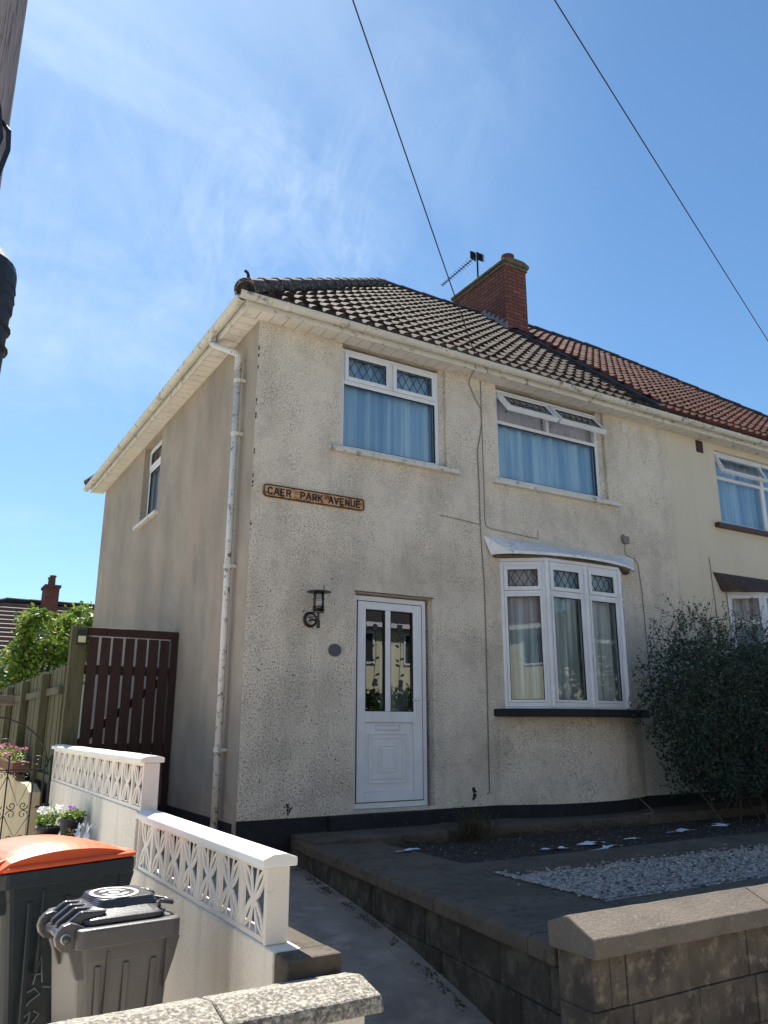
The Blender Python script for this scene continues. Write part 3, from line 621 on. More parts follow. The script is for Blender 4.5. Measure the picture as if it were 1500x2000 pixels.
# eaves: soffit boards, fascia, gutter
mb = MB()
x = -.2
while x < HX-.02:
    mb.box(x+.004, min(x+.146, HX+.0), -.198, -.003, 4.892, 4.902); x += .15
y = 0.0
while y < HD+.2:
    mb.box(-.198, -.003, y+.004, min(y+.146, HD+.2), 4.892, 4.902); y += .15
mb.build('soffit', 'soffit', house)
mb = MB(); mb.box(-.222, HX, -.222, -.2, 4.882, 5.03); mb.box(-.222, -.2, -.199, HD+.22, 4.882, 5.03); mb.build('fascia', 'upvc_old', house, .003)
def gutter(mb, p0, p1, out, n=10, r=.056):
    p0, p1, out = Vector(p0), Vector(p1), Vector(out); Z = Vector((0, 0, 1))
    pr = [(math.cos(R_(a))*r, math.sin(R_(a))*r) for a in range(180, 361, 18)]+[(math.cos(R_(a))*(r-.005), math.sin(R_(a))*(r-.005)) for a in range(360, 179, -18)]
    mb.loft([[tuple(p+out*(x+r)+Z*z) for x, z in pr] for p in (p0, p1)])
def clips(par, p0, p1, out, sp, r=.062, w=.03):
    p0, p1, out = Vector(p0), Vector(p1), Vector(out); d = (p1-p0); n = int(d.length/sp); t = d.normalized()
    for i in range(n+1):
        c = p0+t*(sp*.4+i*sp)
        if (c-p0).length > d.length: break
        pr = [(math.cos(R_(a))*r, math.sin(R_(a))*r) for a in range(180, 361, 18)]+[(math.cos(R_(a))*(r-.008), math.sin(R_(a))*(r-.008)) for a in range(360, 179, -18)]
        mb = MB(); mb.loft([[tuple(q+out*(x+r-.006)+Vector((0, 0, z+.002))) for x, z in pr] for q in (c-t*w/2, c+t*w/2)]); mb.build('gutter_bracket', 'upvc_old', par)
GZ0 = 4.985
mb = MB(); gutter(mb, (-.33, -.225, GZ0), (HX, -.225, GZ0+.0), (0, -1, 0)); gutter(mb, (-.225, HD+.33, GZ0), (-.225, -.22, GZ0), (-1, 0, 0)); gt = mb.build('gutter', 'gutter', house)
clips(gt, (-.2, -.225, GZ0), (HX, -.225, GZ0), (0, -1, 0), .95); clips(gt, (-.225, HD, GZ0), (-.225, 0, GZ0), (-1, 0, 0), .9)
clips(gt, (2.0, -.225, GZ0), (2.3, -.225, GZ0), (0, -1, 0), .12, .064, .012)
# downpipe with swan neck on the side wall
mb = MB(); px_, py_ = -.075, .36
mb.tube([(-.27, .70, GZ0-.05), (-.27, .70, 4.86), (-.25, .66, 4.82), (-.10, .40, 4.66), (px_, py_, 4.60), (px_, py_, 4.45)], .034, 10)
mb.tube([(px_, py_, 4.46), (px_, py_, 2.2), (px_, py_, -.38)], .034, 10)
dp = mb.build('downpipe', 'pipe', house, smooth=True)
for z in (4.30, 2.30, .55, 3.7):
    mb = MB(); mb.lathe([(.043, z), (.043, z+.045)], (px_, py_, 0), 12); mb.box(px_, -.004, py_-.06, py_+.06, z+.008, z+.035); mb.build('pipe_bracket', 'upvc_old', dp)
mb = MB(); mb.lathe([(.042, 4.44), (.042, 4.62)], (px_, py_, 0), 12); mb.build('pipe_socket', 'upvc_old', dp)
mb = MB(); mb.lathe([(.044, 4.86), (.044, 4.95)], (-.27, .70, 0), 12); mb.build('pipe_socket', 'upvc_old', dp)
# chipped render: blackened chips on the front corner and above the plinth
mb = MB(); rs = random.Random(17)
def chip(x, z, w_, h_):
    pl = [(x+w_*rs.uniform(.6, 1)*math.cos(t*.785), z+h_*rs.uniform(.5, 1)*math.sin(t*.785)) for t in range(8)]
    mb.prism(pl[::-1], -.0035-rs.random()*.001, -.0005, 'y')
for z0, z1, n_ in ((4.35, 4.62, 7), (3.75, 4.0, 4), (3.0, 3.55, 6), (2.6, 2.75, 2)):
    for k in range(n_): chip(.008, rs.uniform(z0, z1), .008, rs.uniform(.01, .03))
for k in range(22): chip(.50+rs.gauss(0, .018), .04+rs.gauss(0, .05), rs.uniform(.004, .014), rs.uniform(.006, .02))
for k in range(16): chip(2.635+rs.gauss(0, .010), .11+rs.gauss(0, .045), rs.uniform(.008, .018), rs.uniform(.012, .035))
for k in range(60): chip(rs.uniform(.1, 1.1), rs.uniform(.1, 2.9)**1.0, rs.uniform(.003, .010), rs.uniform(.004, .012))
for k in range(50): chip(rs.uniform(2.2, 6.1), rs.uniform(.1, 4.6), rs.uniform(.003, .007), rs.uniform(.004, .009))
ck_ = mb.build('render_chips', 'black', house)
# air vent
mb = MB()
for i in range(5): mb.box(5.325, 5.445, -.010, -.001, 4.70+i*.034, 4.722+i*.034)
mb.box(5.33, 5.44, -.004, -.0005, 4.69, 4.87); mb.build('air_vent', 'soffit', house)
# roof
mb = MB(); XB = 5.83
roof_face(mb, (0, 0, 0), 0, -OV, XB, True, False)
roof_face(mb, (0, HD, 0), R_(-90), -OV, HD+OV, True, True)
roof_face(mb, (HX, HD, 0), R_(180), 0, HX+OV, False, True, vis=False)
rf = mb.build('roof', 'brown_tile', house)
mb = MB(); ridge_run(mb, (-.25, -.25, RZ0+.03), (HIPX, RIDGE_Y, RIDGE_Z+.05)); ridge_run(mb, (-.25, HD+.25, RZ0+.03), (HIPX, RIDGE_Y, RIDGE_Z+.05)); mb.build('hip_tiles', 'ridge', rf)
mb = MB(); ridge_run(mb, (HIPX-.05, RIDGE_Y, RIDGE_Z+.045), (5.9, RIDGE_Y, RIDGE_Z+.045), .10); mb.build('ridge_tiles', 'ridge_dark', rf)
mb = MB(); mb.tube([(-.24, -.27, RZ0-.04), (-.245, -.272, RZ0+.17), (-.26, -.28, RZ0+.195), (-.29, -.30, RZ0+.19)], .016, 6); mb.build('hip_iron', 'aerial', rf)
mb = MB(); mb.tube([(-.235, -.235, RZ0+.01), (-.15, -.15, RZ0+.09)], .10, 14); mb.build('hip_end_mortar', 'ridge_dark', rf)
# chimney
cx0, cx1, cy0, cy1, cz = 5.79, 6.29, 2.82, 4.40, 8.98
ch = None
mb = MB(); mb.box(cx0, cx1, cy0, cy1, 7.2, cz); ch = mb.build('chimney', 'chim', house)
mb = MB(); mb.box(cx0-.03, cx1+.03, cy0-.03, cy1+.03, cz+.001, cz+.07); mb.prism([(cx0-.055, cz+.072), (cx1+.055, cz+.072), (cx1+.055, cz+.13), (cx1-.08, cz+.19), (cx0+.08, cz+.19), (cx0-.055, cz+.13)], cy0-.055, cy1+.055, 'y'); mb.build('chimney_cap', 'flaunch', ch, .012)
for y in (3.02, 3.41, 3.80, 4.2):
    h = .16 if y < 3.1 else .09
    mb = MB(); mb.lathe([(.105, 0), (.105, h), (.125, h+.01), (.125, h+.05), (.09, h+.05), (.085, h-.05)], (6.04, y, cz+.17), 16); mb.build('chimney_pot', 'pot', ch)
mb = MB()
for i in range(6):
    yy = 2.80+i*.12; zz = RZ0+RS*(yy+OV)+.05
    mb.box(cx0-.016-.003*(i % 2), cx0-.002, yy, yy+.125, zz, zz+.20)
mb.box(cx0-.08, cx0-.017, 2.75, 3.5, 7.5, 7.55) if False else None
mb.build('lead_flashing', 'lead_sheet', ch)

# ------------------------------------------------------------------ attached neighbour
nb = thing('adjoining_house', (HX, 0, -.4), 'cream painted adjoining house with red tiled roof and dark brown bay canopy', 'house')
NX0, NX1 = HX+.002, 12.6
nw = (7.29, 9.30, 3.65, 4.80)
NBX0, NBX1 = 7.2, 9.35
mb = wallgrid(MB(), NX0, NX1, -.03, EZ+.1, [nw, (NBX0, NBX1, .94, 2.66), (10.6, 11.5, 0, 2.1)], .26); mb.build('front_wall', 'nwall', nb)
mb = MB(); mb.box(10.62, 11.48, .1, .15, 0, 2.1); mb.build('front_door', 'upvc', nb, .01)
mb = MB(); mb.box(NX1-.2, NX1, .262, HD, -.5, EZ+.1); mb.box(NX0, NX1-.21, HD-.26, HD, -.5, EZ+.1); mb.box(NX0, NX1-.21, .262, HD-.262, 2.45, 2.6); mb.box(NX0, NX1-.21, 1.8, 1.9, 2.62, 4.9); mb.box(NX0, NX1-.21, 1.8, 1.9, -.2, 2.44); mb.build('back_wall', 'nwall', nb)
mb = MB(); mb.box(NX0+.003, NX1, -.012, .1, -.5, -.032); mb.build('plinth', 'black', nb)
F = MB(); a, b, c, d = nw[0]+.003, nw[1]-.003, nw[2]+.003, nw[3]-.003
ring(F, a, b, c, d, .05, .05, .12); F.box(8.42, 8.50, .052, .118, c+.05, d-.05); F.box(a+.05, 8.42, .054, .115, 4.37, 4.42); F.box(8.50, b-.05, .054, .115, 4.37, 4.42)
fr = F.build('window', 'upvc', nb, .006)
mb = MB()
for p, q, e, f in ((a+.05, 8.42, c+.05, 4.37), (8.50, b-.05, c+.05, 4.37), (8.50, b-.05, 4.42, d-.05)): mb.add([(p, .085, e), (q, .085, e), (q, .085, f), (p, .085, f)], [(0, 1, 2, 3)])
mb.build('glass_pane', 'glass', fr)
sm = MB(); H = .30; tl = R_(24); s_ = MB(); ring(s_, a+.05, 8.42, -H-.03, 0, .045, -.02, .03)
ct, st = math.cos(tl), math.sin(tl); sm.add([(x, y*ct+z*st+.05, -y*st+z*ct+d-.05) for x, y, z in s_.v], s_.f); sa = sm.build('opening_sash', 'upvc', fr, .005)
sm = MB(); sm.add([(x, y*ct+z*st+.05, -y*st+z*ct+d-.05) for x, y, z in [(a+.09, .0, -H+.01), (8.38, .0, -H+.01), (8.38, .0, -.04), (a+.09, .0, -.04)]], [(0, 1, 2, 3)]); sm.build('fanlight_glass', 'glass', sa)
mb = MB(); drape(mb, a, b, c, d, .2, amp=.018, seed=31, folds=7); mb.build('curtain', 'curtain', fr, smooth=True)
mb = MB(); mb.prism([(-.08, 3.575), (.05, 3.575), (.05, 3.65), (-.08, 3.64)], 7.12, 9.45, 'x'); mb.build('window_sill', 'browncill', fr, .006)
mb = MB(); mb.box(6.885, 7.025, -.012, -.001, 4.69, 4.875)
for i in range(4): mb.box(6.89, 7.02, -.022, -.0125, 4.705+i*.042, 4.725+i*.042)
mb.build('air_vent', 'browncill', nb)
# neighbour bay + canopy
nbp = [(7.225, .01), (7.60, -.30), (8.28, -.32), (8.95, -.30), (9.33, .01)]
mb = MB(); mb.prism(nbp[::-1], .94, 1.03, 'z')
nbay = mb.build('bay_window', 'upvc', nb, .004)
mb = MB(); mb.prism(nbp[::-1], 2.60, 2.64, 'z'); mb.build('bay_head', 'upvc', nbay, .004)
for k in range(4):
    (xa, ya), (xb, yb) = nbp[k], nbp[k+1]; an = math.atan2(yb-ya, xb-xa); ln = math.hypot(xb-xa, yb-ya)
    F = MB((xa, ya, 0), an); ring(F, .004, ln-.004, 1.031, 2.599, .06, 0, .065); fr = F.build('bay_light', 'upvc', nbay, .005)
    G = MB((xa, ya, 0), an); G.add([(.06, .03, 1.09), (ln-.06, .03, 1.09), (ln-.06, .03, 2.54), (.06, .03, 2.54)], [(0, 1, 2, 3)]); G.build('glass_pane', 'glass', fr)
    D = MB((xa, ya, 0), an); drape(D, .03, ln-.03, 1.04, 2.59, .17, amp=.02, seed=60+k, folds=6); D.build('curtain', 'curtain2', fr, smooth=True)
mb = MB(); mb.prism([(7.1, 0), (7.5, -.26), (8.28, -.30), (9.0, -.26), (9.45, 0)][::-1], -.03, .938, 'z'); mb.build('bay_base_wall', 'nwall', nb)
mb = MB(); ns = 11
ct_ = [(6.95+(9.6-6.95)*i/(ns-1), -.002, 2.90) for i in range(ns)]; cb_ = [(7.10+(9.45-7.10)*i/(ns-1), -.05-.36*math.sin(math.pi*i/(ns-1))**.5, 2.66) for i in range(ns)]
cl_ = [(x, y, z-.04) for x, y, z in cb_]; ck = [(x, -.001, 2.645) for x, y, z in cb_]
mb.add(ct_+cb_+cl_+ck, [(i, i+ns, i+ns+1, i+1) for i in range(ns-1)]+[(ns+i, 2*ns+i, 2*ns+i+1, ns+i+1) for i in range(ns-1)]+[(2*ns+i, 3*ns+i, 3*ns+i+1, 2*ns+i+1) for i in range(ns-1)]+[(0, 3*ns, 2*ns, ns), (ns-1, 2*ns-1, 3*ns-1, 4*ns-1)])
mb.build('bay_canopy', 'canopybr', nb)
mb = MB(); mb.box(NX0, NX1+.2, -.198, -.003, 4.892, 4.902); mb.build('soffit', 'upvc_old', nb)
mb = MB(); mb.box(NX0, NX1+.2, -.222, -.2, 4.882, 5.03); mb.build('fascia', 'upvc_old', nb, .003)
mb = MB(); gutter(mb, (NX0, -.225, GZ0), (NX1+.3, -.225, GZ0), (0, -1, 0)); gt = mb.build('gutter', 'gutter', nb)
clips(gt, (NX0-.1, -.225, GZ0), (NX1, -.225, GZ0), (0, -1, 0), .95); clips(gt, (6.25, -.225, GZ0), (6.6, -.225, GZ0), (0, -1, 0), .13, .064, .012)
mb = MB(); roof_face(mb, (0, 0, 0), 0, XB+.06, NX1+OV, False, True, lift=.05); roof_face(mb, (NX1, 0, 0), R_(90), -OV, HD+OV, True, True, lift=.05, vis=False)
roof_face(mb, (NX1, HD, 0), R_(180), -OV, NX1-HX, True, False, vis=False)
rf = mb.build('roof', 'red_tile', nb)
# raised dark verge where the newer red tiles meet the brown ones
mb = MB(); cn = 1/math.hypot(1, RS)
def rp(x, v, h): return (x, v-OV-h*RS*cn, RZ0+RS*v+h*cn)
vv = [0-.03+i*(2.98)/12 for i in range(13)]
rings = [[rp(XB-.02, v, -.02), rp(XB-.02, v, .10), rp(XB+.07, v, .115), rp(XB+.10, v, .09), rp(XB+.10, v, -.02)] for v in vv]
mb.loft(rings); mb.build('roof_verge', 'ridge_dark', rf)
mb = MB(); ridge_run(mb, (cx1+.02, RIDGE_Y, RIDGE_Z+.09), (NX1-HIPX+.1, RIDGE_Y, RIDGE_Z+.09), .12); ridge_run(mb, (NX1+.25, -.25, RZ0+.06), (NX1-HIPX, RIDGE_Y, RIDGE_Z+.09)); mb.build('ridge_tiles', 'ridge_dark', rf)

# ------------------------------------------------------------------ aerial
ae = thing('tv_aerial', (6.0, 3.88, cz), 'grid-reflector television aerial on a short pole fixed to the chimney stack', 'aerial')
mb = MB(); mb.tube([(6.0, 3.88, 9.1), (6.0, 3.88, 9.93)], .018, 8); mb.build('mast', 'aerial', ae)
A0 = Vector((6.0, 3.90, 9.86)); A1 = Vector((6.0, 4.85, 9.62)); A1 = Vector((5.75, 4.75, 9.56))
mb = MB(); mb.tube([A0, A1], .010, 6); mb.build('boom', 'aerial', ae)
mb = MB(); dd = (A1-A0).normalized(); sdv = dd.cross(Vector((0, 0, 1))).normalized()
for i in range(15):
    p = A0+(A1-A0)*(.12+.88*i/14); l = .085-.002*i
    mb.tube([p-sdv*l, p+sdv*l], .005, 5); mb.tube([p-Vector((0, 0, .03)), p+Vector((0, 0, .03))], .004, 5)
mb.build('director_rods', 'aerial', ae)
mb = MB()
for sg in (-1, 1):
    for i in range(6):
        z = 9.80+(.05*sg)+i*.028-.05; c = A0+sdv*.03*sg
        mb.tube([(A0+sdv*sg*.04).xy.to_3d()+Vector((0, 0, z)), (A0+sdv*sg*.20-dd*.05).xy.to_3d()+Vector((0, 0, z))], .006, 5)
    q = A0+sdv*sg*.12; mb.box(q.x-.07, q.x+.07, q.y-.004, q.y+.004, 9.76+.04*sg, 9.93+.04*sg)
mb.build('reflector', 'aerial', ae)

# ------------------------------------------------------------------ street name sign, lamp, plaque, cables
sg = thing('street_name_sign', (.69, -.02, 2.99), 'rusty cast street name plate on the roughcast wall reading CAER PARK AVENUE', 'sign')
def rr2(x0, x1, z0, z1, r): return arc(x1-r, z1-r, r, 0, 90, 5)+arc(x0+r, z1-r, r, 90, 180, 5)+arc(x0+r, z0+r, r, 180, 270, 5)+arc(x1-r, z0+r, r, 270, 360, 5)
SX0, SX1, SZ0, SZ1 = .115, 1.262, 2.988, 3.118
mb = MB(); mb.prism(rr2(SX0, SX1, SZ0, SZ1, .032)[::-1], -.022, -.002, 'y'); mb.build('plate', 'rust', sg)
mb = MB(); o_ = rr2(SX0, SX1, SZ0, SZ1, .032); i_ = rr2(SX0+.011, SX1-.011, SZ0+.011, SZ1-.011, .024); n = len(o_)
vs = [(x, -.029, z) for x, z in o_]+[(x, -.029, z) for x, z in i_]+[(x, -.0205, z) for x, z in o_]+[(x, -.0225, z) for x, z in i_]
mb.add(vs, [(i, (i+1) % n, n+(i+1) % n, n+i) for i in range(n)]+[(i, 2*n+i, 2*n+(i+1) % n, (i+1) % n) for i in range(n)]+[(n+i, n+(i+1) % n, 3*n+(i+1) % n, 3*n+i) for i in range(n)]); mb.build('raised_border', 'rustdark', sg)
# block capitals built as strokes
GL = {'C': [[(.9, .82), (.75, 1), (.25, 1), (.05, .8), (.05, .2), (.25, 0), (.75, 0), (.9, .18)]], 'A': [[(0, 0), (.42, 1), (.58, 1), (1, 0)], [(.2, .32), (.8, .32)]],
      'E': [[(.85, 1), (.08, 1), (.08, 0), (.85, 0)], [(.08, .52), (.7, .52)]], 'R': [[(.08, 0), (.08, 1), (.7, 1), (.88, .85), (.88, .62), (.7, .5), (.08, .5)], [(.55, .5), (.92, 0)]],
      'P': [[(.08, 0), (.08, 1), (.7, 1), (.88, .85), (.88, .6), (.7, .45), (.08, .45)]], 'K': [[(.08, 0), (.08, 1)], [(.88, 1), (.1, .42)], [(.35, .6), (.92, 0)]],
      'V': [[(0, 1), (.5, 0), (1, 1)]], 'N': [[(.08, 0), (.08, 1), (.88, 0), (.88, 1)]], 'U': [[(.08, 1), (.08, .2), (.25, 0), (.72, 0), (.9, .2), (.9, 1)]]}
def strokes(mb, txt, x, z, h, wd, gap, st, y0, y1, word=.5):
    for c in txt:
        if c == ' ': x += wd*word+gap; continue
        for k, pl in enumerate(GL[c]):
            for i in range(len(pl)-1):
                p, q = Vector((x+pl[i][0]*wd, z+pl[i][1]*h)), Vector((x+pl[i+1][0]*wd, z+pl[i+1][1]*h)); d = (q-p).normalized(); nn = Vector((-d.y, d.x))*st/2; p = p-d*st*.42; q = q+d*st*.42
                mb.prism([tuple(p+nn), tuple(p-nn), tuple(q-nn), tuple(q+nn)], y0-.0004*((i*3+k*2) % 7), y1, 'y')
        x += wd+gap
    return x
mb = MB(); strokes(mb, 'CAER', .165, 3.020, .064, .047, .0195, .0135, -.027, -.021); strokes(mb, 'PARK', .520, 3.020, .064, .047, .0195, .0135, -.027, -.021); strokes(mb, 'AVENUE', .842, 3.020, .064, .047, .0175, .0135, -.027, -.021)
mb.build('lettering', 'letter', sg)

lp = thing('wall_lantern', (.67, -.01, 1.72), 'bronze wall lantern with flat disc cap on a round backplate beside the door', 'lamp')
lc = (.69, -.15)
mb = MB(); mb.lathe([(.074, -.004), (.078, -.012), (.066, -.02), (.060, -.014)], (.668, 0, 1.80), 24, 'y'); mb.build('wall_plate', 'lampiron', lp)
mb = MB(); mb.lathe([(.05, -.03), (.052, -.01), (.03, -.036)], (.668, 0, 1.80), 20, 'y'); mb.build('plate_boss', 'chrome', lp)
mb = MB(); mb.tube([(.67, -.03, 1.80), (.675, -.09, 1.79), (.69, -.15, 1.74), (.69, -.15, 1.86)], .011, 8); mb.tube([(.64, -.03, 1.815), (.69, -.14, 1.82)], .006, 6); mb.tube([(.64, -.03, 1.785), (.69, -.14, 1.79)], .006, 6)
mb.lathe([(.018, 1.705), (.018, 1.78)], (.69, -.15, 0), 12); mb.build('bracket_arm', 'lampiron', lp)
mb = MB(); mb.lathe([(.122, 2.055), (.122, 2.060), (.03, 2.068), (.012, 2.08)], (lc[0], lc[1], 0), 28); mb.build('lamp_cap', 'lampiron', lp)
mb = MB(); 
for z in (1.862, 1.885, 1.91): hoop(mb, lc, .058, z, .004)
for k in range(4):
    t = R_(30+90*k); mb.tube([(lc[0]+.058*math.cos(t), lc[1]+.058*math.sin(t), 1.862), (lc[0]+.058*math.cos(t), lc[1]+.058*math.sin(t), 2.12 if k == 3 else 2.055)], .0045, 6)
hoop(mb, lc, .058, 1.985, .003)
mb.build('lamp_cage', 'lampiron', lp)
mb = MB(); mb.lathe([(.046, 1.87), (.046, 2.054)], (lc[0], lc[1], 0), 20); mb.build('glass_shade', 'clear', lp, smooth=True)

mb = MB(); e = [(.948+.070*math.cos(2*math.pi*i/28), 1.515+.063*math.sin(2*math.pi*i/28)) for i in range(28)]
mb.prism(e[::-1], -.018, -.002, 'y'); tag(mb.build('door_number_plaque', 'slate', None, .004), 'small dark oval slate plaque on the wall left of the door', 'plaque')

def cable(name, pts, r, mat, label, cat='cable', n=6, clipsz=None):
    mb = MB(); mb.tube(pts, r, n); o = mb.build(name, mat, None, smooth=True); return tag(o, label, cat)
CY = -.008
cable('wall_cable', [(2.65, -.23, 5.05), (2.66, -.225, 4.90), (2.70, -.05, 4.86), (2.72, CY, 4.80), (2.80, CY-.01, 4.62), (2.885, CY-.012, 4.50), (2.895, CY, 4.35), (2.86, CY, 4.15), (2.815, CY, 3.96), (2.825, CY, 3.5), (2.822, CY, 3.05), (2.855, CY, 2.3), (2.852, CY, 1.6), (2.842, CY, .88), (2.835, CY, .2), (2.83, CY-.003, .10), (2.80, CY-.004, .09)], .0062, 'cablewall', 'long cable dropping from the gutter down the wall between door and bay window')
cable('wall_cable', [(2.895, CY, 4.88), (2.895, CY, 4.0), (2.893, CY, 3.10), (2.91, CY, 3.04), (2.98, CY, 3.02), (3.70, CY, 2.985), (3.70, CY, 3.08)], .0045, 'cablewall', 'thin cable down the wall turning right above the white bay canopy')
cable('wall_cable', [(2.25, CY, 3.085), (2.5, CY, 3.075), (2.81, CY, 3.05)], .004, 'cablewall', 'short thin cable running sideways left of the long cable under the first window')
jb = thing('junction_box', (5.215, -.02, 3.09), 'small grey junction box on the wall above the right end of the bay canopy', 'junction box')
mb = MB(); mb.box(5.17, 5.26, -.045, -.002, 3.10, 3.20); mb.build('box_cover', 'cablewall', jb, .006)
mb = MB(); mb.box(5.15, 5.168, -.05, -.012, 3.115, 3.215); mb.tube([(5.20, -.02, 3.10), (5.195, CY, 3.0), (5.23, CY, 2.94), (5.36, CY, 2.915), (5.42, CY, 2.86), (5.455, CY, 2.5), (5.465, CY, 2.0), (5.47, CY, 1.2)], .005, 6); mb.build('box_cable', 'cablewall', jb)
cable('wall_cable', [(6.9, CY, 3.10), (6.91, CY, 2.8), (6.93, CY, 2.4), (6.94, CY, 1.6)], .005, 'cablewall', 'thin cable on the cream neighbouring wall behind the shrub')
cable('hose_end', [(4.78, -.30, -.02), (4.79, -.42, -.10), (4.79, -.48, -.152), (4.70, -.52, -.158), (4.60, -.50, -.158)], .006, 'cablewall', 'pale loose cable end curling on the ground below the bay window', 'cable')

# telegraph pole, closure and overhead wires
tp = thing('telegraph_pole', (-2.785, -4.6, -.87), 'grey weathered timber telegraph pole at the left edge beside the front wall', 'pole')
mb = MB(); nn = 20
rings = []
for i in range(31):
    z = -.9+i*.3; rr = .140-.0025*z
    rings.append([(-2.776+rr*math.cos(2*math.pi*k/nn)*(1+.006*math.sin(k*5)), -4.6+rr*math.sin(2*math.pi*k/nn)*(1+.006*math.sin(k*7)), z) for k in range(nn)])
mb.loft(rings); mb.build('pole_shaft', 'polewood', tp, smooth=True)
mb = MB(); mb.lathe([(.088, 1.35), (.10, 1.9), (.104, 2.05), (.109, 2.06), (.109, 2.17), (.104, 2.19), (.07, 2.235), (.02, 2.24)], (-2.682, -4.84, -.165), 24)
for z in (2.12, 2.09, 2.0, 1.94): mb.lathe([(.105, z), (.1115, z+.004), (.105, z+.008)], (-2.682, -4.84, -.165), 24)
mb.lathe([(.006, 2.235), (.006, 2.265)], (-2.682, -4.84, -.165), 8)
mb.build('joint_closure', 'blackplastic', tp)
mb = MB(); mb.tube([(-2.72, -4.80, 2.10), (-2.665, -4.76, 2.33), (-2.64, -4.72, 2.50), (-2.645, -4.70, 2.58), (-2.665, -4.68, 2.62), (-2.70, -4.66, 2.60)], .008, 6)
mb.tube([(-2.74, -4.80, 2.10), (-2.69, -4.75, 2.38), (-2.662, -4.71, 2.54), (-2.68, -4.69, 2.66), (-2.71, -4.68, 2.76)], .006, 6); mb.build('pole_cable', 'wire', tp)
PT = Vector((-2.72, -4.55, 7.45))
def sag(a, b, s, n=24): return [a.lerp(b, i/n)+Vector((0, 0, -s*4*(i/n)*(1-i/n))) for i in range(n+1)]
def ray(x, y): return fw+rt*(x-750)/FPX-up*(y-1000)/FPX
cable('overhead_wire', sag(PT, Vector((2.65, -.24, 5.06)), .03), .0065, 'wire', 'overhead telephone wire coming down to the gutter of the stained house', 'wire')
# second wire: passes through the sky to the right, to a house further along the street
q1 = CAM+ray(1107, 0)*8.5
q2 = CAM+ray(1500, 665)*1.0; dq = q2-CAM
kk = (-.25-CAM.y)/dq.y; Q = CAM+dq*kk
cable('overhead_wire', sag(PT+Vector((.03, 0, .02)), Q+(Q-PT)*.25, .03), .0065, 'wire', 'overhead telephone wire crossing the open sky at the upper right', 'wire')

# ------------------------------------------------------------------ side gate and fences
gt = thing('side_gate', (-.5, 2.13, -.4), 'tall dark red-brown slatted timber side gate beside the house wall', 'gate')
gy = 2.13
mb = MB(); xl, xr = -1.015, -.012; zt_ = 1.84; zb_ = -.38
mb.box(xl, xr, gy-.02, gy+.05, zt_-.085, zt_); mb.box(xr-.075, xr, gy-.018, gy+.048, zb_, zt_-.086); mb.build('gate_frame', 'gatewood', gt, .004)
mb = MB(); sl_w = (xr-.08-xl)/7; rs = random.Random(5)
for i in range(7):
    a = xl+i*sl_w+.013*rs.uniform(.7, 1.3); b = xl+(i+1)*sl_w-.013*rs.uniform(.6, 1.2)
    mb.box(a, b, gy-.024+.002*(i % 2), gy-.003, zb_+.05, zt_-.10-.006*rs.random())
mb.build('gate_slats', 'gatewood', gt, .003)
mb = MB()
for z in (-.10, .55, 1.38): mb.box(xl+.003, xr-.08, gy-.0, gy+.04, z-.05, z+.05)
def brace(x0, z0, x1, z1, w=.05): 
    mb.prism([(x0, z0-w), (x1, z1-w), (x1, z1+w), (x0, z0+w)], gy+.041, gy+.07, 'y')
brace(xl+.01, .60, xr-.09, 1.33); brace(xl+.01, -.08, xr-.09, .5); mb.build('gate_rail', 'gatewood', gt)
gp = thing('gate_post', (-1.10, 2.1, -.9), 'broad mossy green timber post at the left of the brown side gate', 'post')
mb = MB(); mb.box(-1.185, -1.022, 2.10, 2.22, -.9, 1.845); mb.build('post', 'fencewood', gp, .006)
mb = MB(); mb.box(-1.135, -1.03, 2.070, 2.098, 1.64, 1.80); mb.build('sensor_box', 'blackplastic', gp, .006)
mb = MB(); mb.box(-1.122, -1.043, 2.063, 2.069, 1.665, 1.735); mb.build('pale_panel', 'label', gp, .003)
fe = thing('garden_fence', (-1.2, 7, -.9), 'weathered green timber board fence running back from the gate post', 'fence')
mb = MB(); y = 2.225; rs = random.Random(8); i = 0
while y < 13:
    z1 = 1.43+rs.uniform(-.012, .012)-.006*(y-2); mb.box(-1.20-.006*(i % 2), -1.18, y, y+.15, -.85, z1); y += .152; i += 1
mb.build('fence_boards', 'fencewood', fe)
for k in range(6):
    y = 3.1+k*1.75; mb = MB(); mb.box(-1.30, -1.211, y, y+.10, -.9, 1.40-.006*y); mb.build('fence_post', 'fencewood', fe, .006)
mb = MB()
for z in (1.12, .2): mb.box(-1.245, -1.208, 2.23, 13, z, z+.08)
mb.build('fence_rail', 'fencewood', fe)

# ------------------------------------------------------------------ boundary screen wall
bwl = thing('garden_wall', (-1.2, -1.2, -.93), 'white painted two-level boundary wall topped with pierced screen blocks', 'wall')
WX0, WX1 = -1.25, -1.14
mb = MB(); mb.box(WX0-.0, WX1+.02, -3.76, -1.43, -1.0, -.10); mb.box(WX0+.002, WX1+.018, -1.43, 2.08, -1.0, .245)
mb.build('base_wall', 'creamwall', bwl, .008)
mb = MB(); mb.box(-1.245, -1.0, -3.90, -3.762, -1.0, -.102); mb.box(-1.115, -1.002, -3.76, -3.3, -1.0, -.104); mb.build('end_block', 'conc', bwl, .012)
